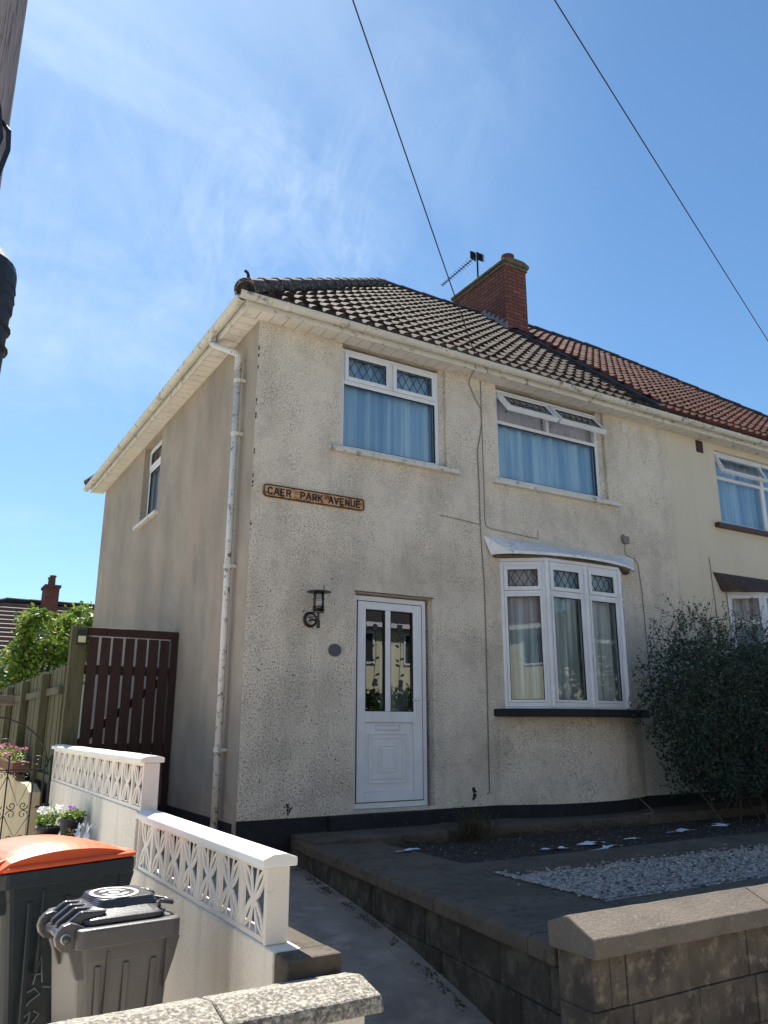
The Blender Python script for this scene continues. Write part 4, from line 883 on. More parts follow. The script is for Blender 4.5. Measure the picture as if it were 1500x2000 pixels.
# pierced block
bb = MB(); S = .302; t0, t1 = .008, .088
def strip(pts, w, dep):
    for i in range(len(pts)-1):
        p, q = Vector(pts[i]), Vector(pts[i+1]); d = (q-p).normalized(); nn = Vector((-d.y, d.x))*w/2; e = d*w*.25
        poly = [p-e+nn, p-e-nn, q+e-nn, q+e+nn]
        bb.prism([tuple(v) for v in poly], t0+.001+dep*.15+.0001*(i % 2), t0+.009-dep*.15-.0001*(i % 2), 'x')
def bq(a, m, b, n=7): return [((1-t)**2*a[0]+2*t*(1-t)*m[0]+t*t*b[0], (1-t)**2*a[1]+2*t*(1-t)*m[1]+t*t*b[1]) for t in [i/n for i in range(n+1)]]
h = S/2; fwid = .022
# outer frame in local: y in [-h,h], z in [-h,h], x is thickness
def fbox(y0, y1, z0, z1): bb.box(t0-.002, t0+.018, y0, y1, z0, z1)
fbox(-h, -h+fwid, -h, h); fbox(h-fwid, h, -h, h); fbox(-h+fwid, h-fwid, h-fwid, h); fbox(-h+fwid, h-fwid, -h, -h+fwid)
c_ = h-fwid*.8
for sy in (1, -1):
    for sz in (1, -1):
        dd_ = .0006*(sy+1)+.0003*(sz+1)
        strip(bq((sy*c_, sz*c_), (sy*.075, sz*.022), (0, 0)), .024, .000+dd_)
        strip(bq((sy*c_*.97, sz*c_), (sy*.035, sz*.105), (sy*.004, 0)), .0155, .004+dd_)
        strip([(sy*.040, sz*c_), (sy*.006, 0)], .013, .008+dd_)
bb.prism([(0, .024), (.016, 0), (0, -.024), (-.016, 0)], t0+.0005, t0+.010, 'x')
def place_block(y, z, first=[None]):
    if first[0] is None:
        b = MB(); b.v = [(v[0]+WX0+.005, v[1]+y, v[2]+z) for v in bb.v]; b.f = bb.f; o = b.build('screen_block', 'whitewall', bwl); first[0] = o; first.append((y, z)); return
    o = first[0].copy(); COL.objects.link(o); o.parent = bwl; y0, z0 = first[1]
    o.location = first[0].location+Vector((0, y-y0, z-z0)); WL[o.name] = WL[first[0].name]
for i in range(7): place_block(-3.645+.152+i*.3035, -.098+.1515)
for i in range(12): place_block(-1.515+.152+i*.3025, .247+.1515)
mb = MB(); mb.box(WX0, WX1, -3.668, -3.648, -.099, .205); mb.build('screen_pier', 'whitewall', bwl, .006)
mb = MB(); mb.box(WX0, WX1, -1.537, -1.518, -.098, .55); mb.build('screen_pier', 'whitewall', bwl, .006)
def capprof(x0, x1, z0, e, cr_): return [(x0, z0), (x1, z0), (x1, z0+e), (x1-.05, z0+e+cr_), (x0+.05, z0+e+cr_), (x0, z0+e)]
mb = MB(); 
for (p, q) in ((-3.69, -2.9), (-2.896, -2.1), (-2.096, -1.525)): mb.prism(capprof(-1.275, -1.115, .206, .035, .018), p, q, 'y')
mb.build('wall_coping', 'whitecap', bwl, .005)
mb = MB()
for i in range(8): mb.prism(capprof(-1.275, -1.115, .552+.002*(i % 2), .03, .014), -1.55+i*.455, -1.55+i*.455+.452, 'y')
mb.build('wall_coping', 'whitecap', bwl, .005)
# low cream wall carrying on behind the iron gate
mb = MB(); pts = [(2.26, -1.0), (14, -1.0), (14, .30), (8, .30), (6.4, .27), (6.3, .24), (4.6, .25), (4.5, .20), (3.6, .22), (3.5, .17), (2.6, .18), (2.26, .12)]
mb.prism(pts, -1.42, -1.305, 'x'); tag(mb.build('low_wall', 'sandwall', None, .006), 'low cream rendered wall with an uneven top behind the scrolled iron gate', 'wall')

# iron gate
ig = thing('iron_gate', (-1.8, 2.0, -.93), 'black wrought iron scroll gate with an arched top at the far left', 'gate')
mb = MB(); G0, G1, gy2 = -1.285, -2.6, 1.93
def bar(x0, z0, x1, z1, r=.008): mb.tube([(x0, gy2, z0), (x1, gy2, z1)], r, 6)
for x in (-1.285, -1.345, -1.44, -1.68, -1.92, -2.16, -2.40, -2.6): bar(x, -.9, x, .50, .008 if x != -1.285 else .013)
for z in (-.85, -.33, .36): bar(-1.345, z, G1, z, .008)
bar(-1.285, .50, -1.345, .36)
mb.build('gate_frame', 'iron', ig)
mb = MB(); ar = [(-1.94+.62*math.cos(R_(t)), gy2, .38+.50*math.sin(R_(t))) for t in range(0, 181, 9)]; mb.tube(ar, .008, 6)
def scroll(x, z, r, sgn=1, flip=1):
    pts = [(x+sgn*(r*(1-t/26))*math.cos(R_(t*22)), gy2, z+flip*(r*(1-t/26))*math.sin(R_(t*22))) for t in range(22)]; mb.tube(pts, .0048, 5)
for xa, xb in ((-1.44, -1.68), (-1.68, -1.92), (-1.92, -2.16), (-2.16, -2.4)):
    xm = (xa+xb)/2
    for zc in (.31, .02, -.06, -.28, -.40, -.78):
        for sgn in (1, -1): scroll(xm+sgn*.055, zc, .042, sgn, 1 if zc in (.31, -.06, -.40) else -1)
    for z0, z1 in ((.31, .02), (-.06, -.28), (-.40, -.80)):
        mb.tube([(xa, gy2, z0), (xm, gy2, z1), (xb, gy2, z0)], .0045, 5); 
scroll(-1.42, .44, .06); scroll(-1.56, .44, .06, -1); scroll(-1.75, .60, .07); scroll(-1.68, .48, .05, -1)
mb.build('scrollwork', 'iron', ig)
mb = MB(); mb.box(-1.40, -1.265, gy2-.03, gy2-.012, -.005, .02); mb.box(-1.33, -1.27, gy2-.035, gy2+.012, -.01, .035); mb.build('gate_latch', 'iron', ig)

# ------------------------------------------------------------------ foliage helpers
def leaf(mb, p, sz, rs, asp=.5, bend=.0):
    d = Vector((rs.gauss(0, 1), rs.gauss(0, 1), rs.gauss(0, .8))).normalized(); e = d.cross(Vector((rs.gauss(0, 1), rs.gauss(0, 1), rs.gauss(0, 1)))).normalized()
    a = p; b = p+d*sz*.5+e*sz*asp*.5; c = p+d*sz; f = p+d*sz*.5-e*sz*asp*.5
    n = len(mb.v); mb.v += [tuple(a), tuple(b), tuple(c), tuple(f)]; mb.f.append((n, n+1, n+2, n+3))
def clump(mb, c, r, n, sz, rs, asp=.55, shell=.55):
    c = Vector(c)
    for _ in range(n):
        d = Vector((rs.gauss(0, 1), rs.gauss(0, 1), rs.gauss(0, 1))).normalized(); k = shell+(1-shell)*rs.random()
        k *= 1+.35*noise.noise(d*2.2+c)
        leaf(mb, Vector((c.x+d.x*r[0]*k, c.y+d.y*r[1]*k, c.z+d.z*r[2]*k)), sz*rs.uniform(.6, 1.3), rs, asp)
def crown(mb, c, R, ncl, nl, sz, rs, cr_=.38):
    c = Vector(c)
    for _ in range(ncl):
        d = Vector((rs.gauss(0, 1), rs.gauss(0, 1), rs.gauss(0, 1))).normalized(); k = rs.uniform(.25, .85)
        q = c+Vector((d.x*R[0]*k, d.y*R[1]*k, d.z*R[2]*k)); s = cr_*rs.uniform(.6, 1.2)
        clump(mb, q, (R[0]*s, R[1]*s, R[2]*s*.8), nl, sz, rs, shell=.3)

# dark shrub in front of the party line
sh = thing('garden_shrub', (6.3, -.7, -.26), 'large dark sprawling shrub with loose shoots beside the bay window', 'shrub')
rs = random.Random(11); lm = MB(); tw = MB()
def inside(x, y, z):
    # outline of the mass: left edge leans, top uneven
    xl_ = 4.66+.12*math.sin(z*4)+(.0 if z > .9 else (.9-z)*.36)
    top = 1.95+.10*math.sin(x*5.1)+.06*math.sin(x*13)-.30*max(0, 5.1-x)+.05*(x-5)
    if x < xl_ or z > top: return False
    hw = .42+.18*min(1, (x-xl_)) if z < top-.2 else .3
    return abs(y+.85) < hw and z > .02+.12*math.sin(x*9)
cnt = 0
while cnt < 3700:
    x, y, z = rs.uniform(4.6, 8.6), rs.uniform(-1.5, -.25), rs.uniform(.02, 2.1)
    if not inside(x, y, z): continue
    if noise.noise(Vector((x*2.6, y*2.6, z*2.6))) < -.22 and rs.random() < .75: continue
    cnt += 1
    d = Vector((rs.gauss(-.1, .5), rs.gauss(-.25, .5), rs.gauss(.25, .5))).normalized(); l = rs.uniform(.12, .30)
    if z > 1.7: d = (d+Vector((0, 0, .8))).normalized(); l *= 1.3
    p0 = Vector((x, y, z)); p1 = p0+d*l*.5+Vector((0, 0, .02)); p2 = p0+d*l-Vector((0, 0, .015))
    tw.tube([p0, p1, p2], .0022, 3, .001, False)
    for k in range(11):
        t = (k+1)/11; q = p0.lerp(p2, t); leaf(lm, q, rs.uniform(.022, .040), rs, .55)
for (sx, sy, sz), dv, l in (((4.95, -1.0, 1.72), (-.75, -.15, .35), .55), ((5.0, -1.0, 1.55), (-.9, -.1, -.05), .5), ((5.1, -1.0, 1.9), (-.6, 0, .5), .5), ((4.9, -1.0, 1.3), (-.8, 0, -.1), .35), ((5.9, -.9, 1.95), (-.1, 0, 1), .35), ((6.4, -.9, 2.0), (.15, 0, 1), .4), ((6.9, -.9, 2.05), (-.2, 0, 1), .4), ((7.4, -.9, 2.0), (.1, 0, 1), .45), ((5.3, -.9, 1.9), (-.3, 0, 1), .3), ((6.0, -.9, 2.0), (.3, .1, 1), .3), ((5.0, -1.0, .8), (-.6, 0, -.3), .45), ((5.1, -1.0, .6), (-.5, 0, -.4), .5)):
    p0 = Vector((sx, sy, sz)); dv = Vector(dv).normalized(); pts = [p0+dv*l*t+Vector((0, 0, -.10*l*t*t+.02*math.sin(t*7))) for t in [i/8 for i in range(9)]]
    tw.tube(pts, .003, 4, .0012, False)
    for k in range(16): q = pts[rs.randrange(2, 9)]+Vector((rs.gauss(0, .012), rs.gauss(0, .012), rs.gauss(0, .012))); leaf(lm, q, rs.uniform(.02, .036), rs, .6)
for k in range(26):
    x = 5.15+k*.13+rs.uniform(-.05, .05); tw.tube([(x, -.85+rs.uniform(-.25, .2), -.26), (x+rs.uniform(-.1, .1), -.85+rs.uniform(-.2, .2), .2), (x+rs.uniform(-.25, .2), -.85+rs.uniform(-.3, .2), .8)], .012, 5, .006)
# core mass hides the wall through the middle of the shrub
cnt = 0
while cnt < 22000:
    x, y, z = rs.uniform(4.75, 8.6), rs.uniform(-1.15, -.4), rs.uniform(.0, 1.8)
    if inside(x-.15, y, z+.2): leaf(lm, Vector((x, y, z)), rs.uniform(.035, .06), rs, .6); cnt += 1
lm.build('leaves', 'shrub', sh); tw.build('stems', 'twig', sh)
fl = MB(); rs = random.Random(2)
for k in range(7):
    c = Vector((5.75+rs.uniform(-.25, .35), -1.42+rs.uniform(-.08, .08), rs.uniform(-.12, .9)))
    for _ in range(16): leaf(fl, c+Vector((rs.gauss(0, .016), rs.gauss(0, .016), rs.gauss(0, .014))), .03, rs, .9)
fl.build('red_flowers', 'petal_r', sh)

# dry weeds at the doorstep slab
we = thing('weed_tuft', (2.2, -.62, -.26), 'dry brown weed tuft growing in the bed edge in front of the door', 'weed')
lm = MB(); rs = random.Random(6)
for k in range(170):
    p = Vector((2.15+rs.gauss(0, .10), -.62+rs.gauss(0, .05), -.26)); hgt = rs.uniform(.08, .30); q = p+Vector((rs.gauss(0, .06), rs.gauss(0, .05), hgt))
    m_ = p.lerp(q, .6)+Vector((rs.gauss(0, .015), 0, 0)); w_ = .004
    n = len(lm.v); lm.v += [(p.x-w_, p.y, p.z), (p.x+w_, p.y, p.z), (m_.x+w_*.8, m_.y, m_.z), (q.x, q.y, q.z), (m_.x-w_*.8, m_.y, m_.z)]; lm.f.append((n, n+1, n+2, n+3, n+4))
    for _ in range(2): leaf(lm, p.lerp(q, rs.uniform(.5, 1)), .025, rs, .5)
lm.build('dry_leaves', 'dryweed', we)
tw = MB()
for k in range(6): tw.tube([(2.15+.02*k, -.62, -.262), (2.14+.03*k, -.6, -.1), (2.10+.045*k, -.62, .0)], .0025, 4)
tw.build('stems', 'twig', we)

# stones and grit scattered over the soil
gm = MB(); rs = random.Random(33)
for i in range(900):
    x = 1.15+rs.random()**1.3*5; y = rs.uniform(-1.78, -.60); r = rs.uniform(.004, .012)
    gm.add([(x+p.x*r*rs.uniform(.8, 1.4), y+p.y*r*rs.uniform(.8, 1.3), -.26+p.z*r*.7) for p in ico], icf)
o = gm.build('soil_grit', 'grit'); o['kind'] = 'stuff'
# moss and tiny weeds along the foot of the walls and in the path edge
gm = MB(); rs = random.Random(41)
def pathz(y):
    for (y0, z0), (y1, z1) in zip(pz, pz[1:]):
        if y1 <= y <= y0: return z0+(z1-z0)*(y0-y)/(y0-y1)
    return -.86
for i in range(1500):
    y = -4.2+rs.random()*4.1; side = rs.random() < .7
    if math.sin(y*6)+math.sin(y*15.7) < -.1: continue
    x = (.535+(y+.02)*.1138-.015-abs(rs.gauss(0, .035))) if side else (-1.10+abs(rs.gauss(0, .03)))
    leaf(gm, Vector((x, y, pathz(y)+rs.random()*.012)), rs.uniform(.010, .026), rs, .6)
for i in range(500):
    x = 1.1+rs.random()*3.5; y = -.565-abs(rs.gauss(0, .02)); leaf(gm, Vector((x, y, -.255+rs.random()*.03)), rs.uniform(.012, .03), rs, .6)
o = gm.build('moss', 'mossleaf'); o['kind'] = 'stuff'
# torn white litter on the bed
lit = [((1.03, -1.22, -.197), (.12, .045), 'pale torn plastic scrap on the slab nearest the path', .3), ((2.45, -1.45, -.257), (.17, .035), 'long thin white scrap on the bed left of the paired scraps', -.2),
       ((2.93, -1.36, -.255), (.16, .06), 'bulky crumpled white scrap at the back of the bed', .2), ((2.85, -1.62, -.257), (.26, .03), 'longest zigzag white plastic strip at the bed edge', .25),
       ((3.50, -1.33, -.256), (.10, .035), 'small white scrap alone right of the bulky one', .1), ((4.35, -1.20, -.254), (.22, .05), 'wide bluish white scrap near the shrub', .2), ((5.15, -1.08, -.252), (.15, .06), 'folded grey-white scrap furthest right by the shrub', .4)]
for (c, (lx, ly), lab, an) in lit:
    mb = MB((c[0], c[1], c[2]), an); rs = random.Random(int(c[0]*100)); n = 10; vs = []
    for j in range(4):
        for i in range(n):
            t = i/(n-1)*2-1; u = j/3*2-1; k = (1-abs(t)**2)*.8+.2
            vs.append((t*lx+rs.uniform(-.008, .008), u*ly*k*rs.uniform(.5, 1.3)+ly*.8*math.sin(t*5), abs(rs.gauss(0, .010))*k+.003))
    mb.add(vs, [(j*n+i, j*n+i+1, (j+1)*n+i+1, (j+1)*n+i) for j in range(3) for i in range(n-1)])
    tag(mb.build('litter_scrap', 'paper'), lab, 'litter', 'torn white litter in the front flower bed')

# ------------------------------------------------------------------ front walls
rw = thing('retaining_wall', (.3, -2, -.9), 'dark concrete retaining wall beside the path edging the raised front garden', 'wall')
A, B = Vector((.535, -.02)), Vector((.085, -3.975)); dAB = (B-A).normalized()
ang = math.atan2(dAB.y, dAB.x); ln = (B-A).length
t = 0.0; k = 0; rs = random.Random(14)
while t < ln-.01:
    t2 = min(ln, t+rs.uniform(.85, 1.0)); mb = MB((A.x, A.y, 0), ang); n = 8; rings = []
    for i in range(n+1):
        x = t+.003+(t2-t-.006)*i/n; q = lambda a: .006*noise.noise(Vector((x*5, a, k)))
        rings.append([(x, -.012+q(1), -.285+q(2)), (x, .32, -.285), (x, .32, -.197), (x, .02+q(3), -.193+q(4)), (x, -.012+q(5), -.212+q(6))])
    mb.loft(rings); mb.build('kerb_coping', 'conc', rw, .008); t = t2; k += 1
mb = MB((A.x, A.y, 0), ang); z = -.288; row = 0
while z > -1.05:
    t = -.2 if row % 2 else 0
    while t < ln+.22:
        t2 = t+rs.uniform(.40, .46); a, b = max(t, 0), min(t2, ln+.22)
        if b > a+.03: mb.box(a+.002, b-.002, .028+rs.uniform(0, .008), .28, z-.212, z-.002)
        t = t2
    z -= .214; row += 1
mb.build('wall_face', 'mossblock', rw, .010)
mb = MB((A.x, A.y, 0), ang); mb.box(.01, ln+.21, .045, .26, -1.05, -.289); mb.box(ln+.004, ln+.22, .03, .22, -.286, -.192); mb.build('mortar_core', 'concdark', rw)
fwall = thing('front_garden_wall', (5, -4.1, -.87), 'rough concrete block front wall with sandy pitched coping at the lower right', 'wall')
rs = random.Random(21)
mb = MB(); FY0, FY1 = -4.235, -4.03
row = 0; z = -.192
while z > -1.0:
    x = .06+(0 if row % 2 == 0 else -.18)
    while x < 13:
        wd = rs.choice((.11, .10)) if row == 0 and x < .2 else rs.uniform(.38, .46)
        x0 = max(x, .06); x1 = x+wd
        if x1 > x0+.03: mb.box(x0+.0025, x1-.0025, FY0+rs.uniform(0, .012), FY1+.02, z-.215+.002, z-.002)
        x = x1
    z -= .215; row += 1
mb.build('wall_blocks', 'block', fwall, .006)
mb = MB(); mb.box(.07, 13, FY0+.022, FY1, -1.0, -.194); mb.build('mortar_core', 'conc', fwall)
x = .03; k = 0
while x < 12.6:
    x1 = x+(1.28 if k == 0 else .92); rings = []; n = 12; mb = MB()
    for i in range(n+1):
        xx = x+.003+(x1-x-.006)*i/n; q = lambda a: .004*noise.noise(Vector((xx*6, a*3, k)))
        rings.append([(xx, -4.280+q(1), -.188+q(2)), (xx, -3.985, -.190), (xx, -3.98+q(7), -.085+q(3)), (xx, -4.118+q(4), -.036+q(5)), (xx, -4.282+q(1), -.108+q(6))])
    mb.loft(rings); mb.build('wall_coping', 'coping', fwall, .007); x = x1; k += 1
# left foreground low wall with lichened coping
lw = thing('front_boundary_wall', (-2.4, -4.05, -.87), 'low cream wall with pale lichened coping in the near left foreground', 'wall')
LZ = -.165
mb = MB(); mb.box(-9, -1.045, -4.17, -3.94, -1.0, LZ-.075); mb.build('wall_face', 'creamwall', lw, .01)
rs = random.Random(4); mb = MB(); x1 = -.985
for ln_ in (.62, .75, .75, .75, .9, .9, .9, .9):
    x0 = x1-ln_; prof = [(-4.225, LZ-.072), (-3.87, LZ-.072), (-3.865, LZ-.028), (-3.93, LZ-.002), (-4.06, LZ+.022), (-4.215, LZ-.012)]
    nseg = 10; rings = []
    for i in range(nseg+1):
        x = x0+.003+(ln_-.006)*i/nseg; rings.append([(x-(.012 if i == nseg and x1 > -1 and p[1] > LZ-.03 else 0), p[0]+.004*noise.noise(Vector((x*7, k*3, 0))), p[1]+.004*noise.noise(Vector((x*9, k*5, 3)))) for k, p in enumerate(prof)])
    mb.loft(rings); x1 = x0
mb.build('wall_coping', 'lichen', lw, .012)

# ------------------------------------------------------------------ wheelie bins
def wheelie(name, org, ang, L_, W, H, label, body, lid, lidcol, hinge=.13, dome=.07, handles=False):
    root = thing(name, (org[0], org[1], org[2]), label, 'wheelie bin', 'wheelie bins behind the low front wall'); root.rotation_euler = (0, 0, 0)
    def M(): return MB(org, ang)
    # tapered body: u 0..L_, v 0..W
    m = M(); rings = []
    for z, k in ((.04, .80), (.07, .82), (H*.5, .90), (H-.16, .965), (H-.155, .97), (H-.06, .985)):
        cu, cv = L_*.5, W*.5; rings.append([(p[0], p[1], z) for p in rrect(cu-L_*k*.5+L_*(1-k)*.55, cu+L_*k*.5, cv-W*k*.5, cv+W*k*.5, z, .05)])
    m.loft(rings); bo = m.build('bin_body', body, root, smooth=False)
    m = M(); m.loft([rrect(-.012, L_+.02, -.018, W+.018, H-.10, .04), rrect(-.012, L_+.02, -.018, W+.018, H-.03, .04), rrect(.0, L_+.008, -.006, W+.006, H-.026, .04)]); m.build('bin_rim', body, root, .006)
    m = M()   # ribs pressed in the side panel
    for u in (.22, .50, .78):
        m.prism([(L_*u-.012, H-.17), (L_*u+.012, H-.17), (L_*u+.010-(u-.5)*.08, .2), (L_*u-.010-(u-.5)*.08, .2)], W*.0-.0, W*.02, 'y')
    m.box(L_*.30, L_*.32, -.004, .02, H-.5, H-.12)
    m.build('side_rib', body, bo, .004)
    for v in (.02, W*.60):   # hinge ears and bar at u<0
        m = M()
        pl = [(.01, H-.215), (.045, H-.215), (.045, H-.03)]+[(-hinge*.55+0.054*math.cos(R_(t)), H-.055+.054*math.sin(R_(t))) for t in range(60, 271, 30)]
        m.prism(pl[::-1], v, v+.04, 'y'); m.build('hinge_ear', body, root, .006)
    m = M(); m.tube([(-hinge*.85, -.006, H-.055), (-hinge*.85, W*.66, H-.055)], .017, 10); m.build('grab_bar', lid, root, smooth=True)
    for v in (.006, W*.67):
        m = M(); m.lathe([(.019, 0), (.019, .012)], (-hinge*.85, v, H-.055), 14, 'y'); m.build('hinge_pin', 'whitemark', root)
    for v in (.0, W-.02):
        m = M(); m.prism([(L_*.90, H-.29), (L_*.985, H-.19), (L_+.018, H-.101), (L_*.90, H-.101)], v, v+.02, 'y'); m.build('rim_gusset', body, root)
    # domed lid
    def top(u, v): return H-.022+dome*(1-(2*u-1)**2)**.6*(1-.35*(2*v-1)**4)+.012*(1-u) if not handles else H+.052
    U0, U1, V0, V1 = -.02, L_*1.0, -.004, W+.004
    if handles:   # flatter lid: skirt, bevelled shoulder
        m = M(); m.loft([rrect(.015, L_*.93, .03, W-.03, H-.024, .06), rrect(.015, L_*.95, .03, W-.03, H-.004, .06), rrect(.03, L_*.93, .05, W-.05, H+.004, .06), rrect(.09, L_*.86, .12, W-.12, H+.026, .05)]); li = m.build('bin_lid', lidcol, root, .004)
    else:
        nl_, nv_ = 14, 8
        m = M(); vs = []
        U0, U1, V0, V1 = -.02, L_*1.0, -.004, W+.004
        for i in range(nl_+1):
            for j in range(nv_+1):
                u, v = i/nl_, j/nv_; vs.append((U0+(U1-U0)*u, V0+(V1-V0)*v, top(u, v)))
        nb_ = len(vs)
        for i in range(nl_+1):
            for j in range(nv_+1):
                u, v = i/nl_, j/nv_; vs.append((U0+(U1-U0)*u, V0+(V1-V0)*v, H-.024))
        fs = []
        for i in range(nl_):
            for j in range(nv_):
                a = i*(nv_+1)+j; fs.append((a, a+nv_+1, a+nv_+2, a+1)); fs.append((nb_+a, nb_+a+1, nb_+a+nv_+2, nb_+a+nv_+1))
        for i in range(nl_):
            a = i*(nv_+1); fs.append((a, nb_+a, nb_+a+nv_+1, a+nv_+1)); a += nv_; fs.append((a, a+nv_+1, nb_+a+nv_+1, nb_+a))
        for j in range(nv_):
            a = j; fs.append((a, a+1, nb_+a+1, nb_+a)); a = nl_*(nv_+1)+j; fs.append((a, nb_+a, nb_+a+1, a+1))
        m.add(vs, fs); li = m.build('bin_lid', lidcol, root, smooth=False)
    m = M()   # lid skirt lip and hinge arms
    if not handles: m.loft([rrect(-.016, L_+.028, -.024, W+.024, H-.022, .05), rrect(-.016, L_+.028, -.024, W+.024, H-.004, .05), rrect(.01, L_-.0, .01, W-.01, H+.010, .05)])
    for v in ((W*.12, W*.30, W*.46, W*.62) if handles else (W*.08, W*.36, W*.58, W*.82)):
        m.prism([(-hinge*.95, H-.035), (.10, H-.01), (.13, H+.024), (.02, H+.030), (-hinge*.9, H-.02)], v, v+W*.055, 'y')
    m.build('lid_lip', lidcol, li, .008)
    if handles:
        m = M(); m.loft([rrect(L_*.24, L_*.90, W*.22, W*.80, H+.020, .03), rrect(L_*.28, L_*.86, W*.25, W*.77, H+.052, .03)]); m.build('lid_panel', lidcol, li, .005)
    m = M()   # front lifting handles
    for v in ((W*.16, W*.64) if handles else ()):
        m.tube([(L_*.86, v, H-.0), (L_*.88, v, H+.03), (L_+.005, v, H+.018), (L_+.015, v+W*.08, H+.016), (L_+.005, v+W*.18, H+.018), (L_*.88, v+W*.18, H+.03), (L_*.86, v+W*.18, H)], .010, 6)
    if m.v: m.build('lid_handle', lid, li, smooth=True)
    for v in (.03, W-.08):
        m = M(); m.lathe([(.06, 0), (.10, .004), (.10, .046), (.06, .05)], (.02, v, .10), 20, 'y'); m.build('wheel', 'rubber', root)
    return root, bo, li, top, M
B1 = wheelie('wheelie_bin', (-2.165, -2.64, -.93), R_(18.9), .70, .56, 1.065, 'large dark grey wheelie bin with a bright orange lid', 'bindark', 'bindark', 'orange', dome=.098)
B2 = wheelie('wheelie_bin', (-1.955, -3.44, -.93), R_(5), .41, .49, .955, 'smaller charcoal wheelie bin with a black lid bearing a white oval mark', 'bingrey', 'binlid', 'binlid', hinge=.055, dome=.045, handles=True)
# white oval printed on the small lid
root, bo, li, top, M = B2; m = M(); n = 40; L2, W2 = .41, .49
def oval(m, r1, r2, t0_, t1_, hgt):
    a_ = []; b_ = []
    for i in range(t0_, t1_+1):
        t = 2*math.pi*i/n
        for rr, l_ in ((r1, a_), (r2, b_)):
            x = L2*.51+L2*.25*rr*math.cos(t); y = W2*.5+W2*.25*rr*math.sin(t); u, v = (x+.02)/(L2+.02), (y+.004)/(W2+.008); l_.append((x, y, top(u, v)+.003))
    k = len(a_); m.add(a_+b_, [(i, i+1, k+i+1, k+i) for i in range(k-1)])
oval(m, 1, .84, 0, n, .0125); oval(m, .62, .40, 2, 17, .0125); oval(m, .62, .40, 22, 37, .0125); oval(m, .22, .05, 0, n, .0125)
m.build('oval_emblem', 'whitemark', li)
# faded handwriting on the big bin: capital A above two smaller marks
root, bo, li, top, M = B1; m = M()
def mk(pts): m.tube([(x, .022, z) for x, z in pts], .0035, 5)
m.o = m.o.copy(); mk_off = .07
def mk(pts): m.tube([(x+mk_off, .030-(z-.35)*.05, z) for x, z in pts], .004, 5)
mk([(.15, .52), (.175, .64), (.195, .52)]); mk([(.155, .56), (.19, .56)])
mk([(.125, .49), (.16, .50), (.19, .47), (.14, .445), (.13, .43)]); mk([(.20, .50), (.24, .49)]); mk([(.12, .38), (.15, .40), (.15, .36), (.12, .35)]); mk([(.17, .40), (.20, .38), (.17, .35)])
m.build('marker_scrawl', 'chalk', bo)

# ------------------------------------------------------------------ plants behind the bins
ps = thing('plant_stand', (-1.42, .0, -.93), 'low dark slatted plant stand against the white wall behind the bins', 'plant stand')
mb = MB(); mb.box(-1.60, -1.27, -.35, .55, -.125, -.10); mb.build('stand_top', 'blackplastic', ps, .004)
for (x, y) in ((-1.58, -.33), (-1.29, -.33), (-1.58, .51), (-1.29, .51)):
    mb = MB(); mb.box(x, x+.02, y, y+.02, -.93, -.126); mb.build('leg', 'iron', ps)
def potted(name, x, y, w_, h_, label, leafm, petal, npet, hp, seed, foli=260):
    t_ = thing(name, (x, y, -.10), label, 'potted plant', 'potted plants on the dark stand')
    m = MB(); m.lathe([(w_*.38, 0), (w_*.5, h_), (w_*.53, h_), (w_*.53, h_+.02), (w_*.47, h_+.02), (w_*.45, h_-.01)], (x, y, -.099), 18); m.build('pot', 'blackplastic', t_)
    rs = random.Random(seed); m = MB(); clump(m, (x, y, -.10+h_+hp*.45), (w_*.62, w_*.62, hp*.55), foli, .035, rs, .6, .2); m.build('foliage', leafm, t_)
    if petal:
        m = MB()
        for _ in range(npet):
            c = Vector((x+rs.gauss(0, w_*.3), y+rs.gauss(0, w_*.3), -.10+h_+hp*rs.uniform(.75, 1.15)))
            for _ in range(12): leaf(m, c+Vector((rs.gauss(0, .008), rs.gauss(0, .008), rs.gauss(0, .006))), .022, rs, .9)
        m.build('blossoms', petal, t_)
    return t_
potted('potted_plant', -1.50, .36, .20, .06, 'leafy potted plant with a crown of white flowers at the left of the stand', 'green1', 'petal_w', 14, .16, 1)
potted('potted_plant', -1.38, .05, .18, .15, 'bushy green plant with a violet flower in a square black pot', 'green1', 'petal_v', 2, .09, 2)
potted('potted_plant', -1.40, -.16, .12, .03, 'small reddish brown dried plant in a low pot by the ornaments', 'dryweed', None, 0, .09, 3, 120)
for (x, y, h_, lab) in ((-1.37, -.22, .16, 'slender silver bird ornament left of the taller one'), (-1.33, -.34, .17, 'curved silver swan ornament nearest the wall step')):
    m = MB(); m.lathe([(.028, 0), (.02, .01), (.028, .04), (.024, .08), (.010, .10), (.008, h_-.02), (.002, h_)], (x, y, -.099), 14); o = thing('glass_ornament', (x, y, -.099), lab, 'ornament', 'silver ornaments on the stand'); m.build('figure', 'ornament', o, smooth=True)
    m = MB(); m.tube([(x, y, -.01), (x+.01, y-.02, .04), (x+.02, y-.06, .06), (x+.02, y-.08, .04)], .006, 6); m.build('neck', 'ornament', o)
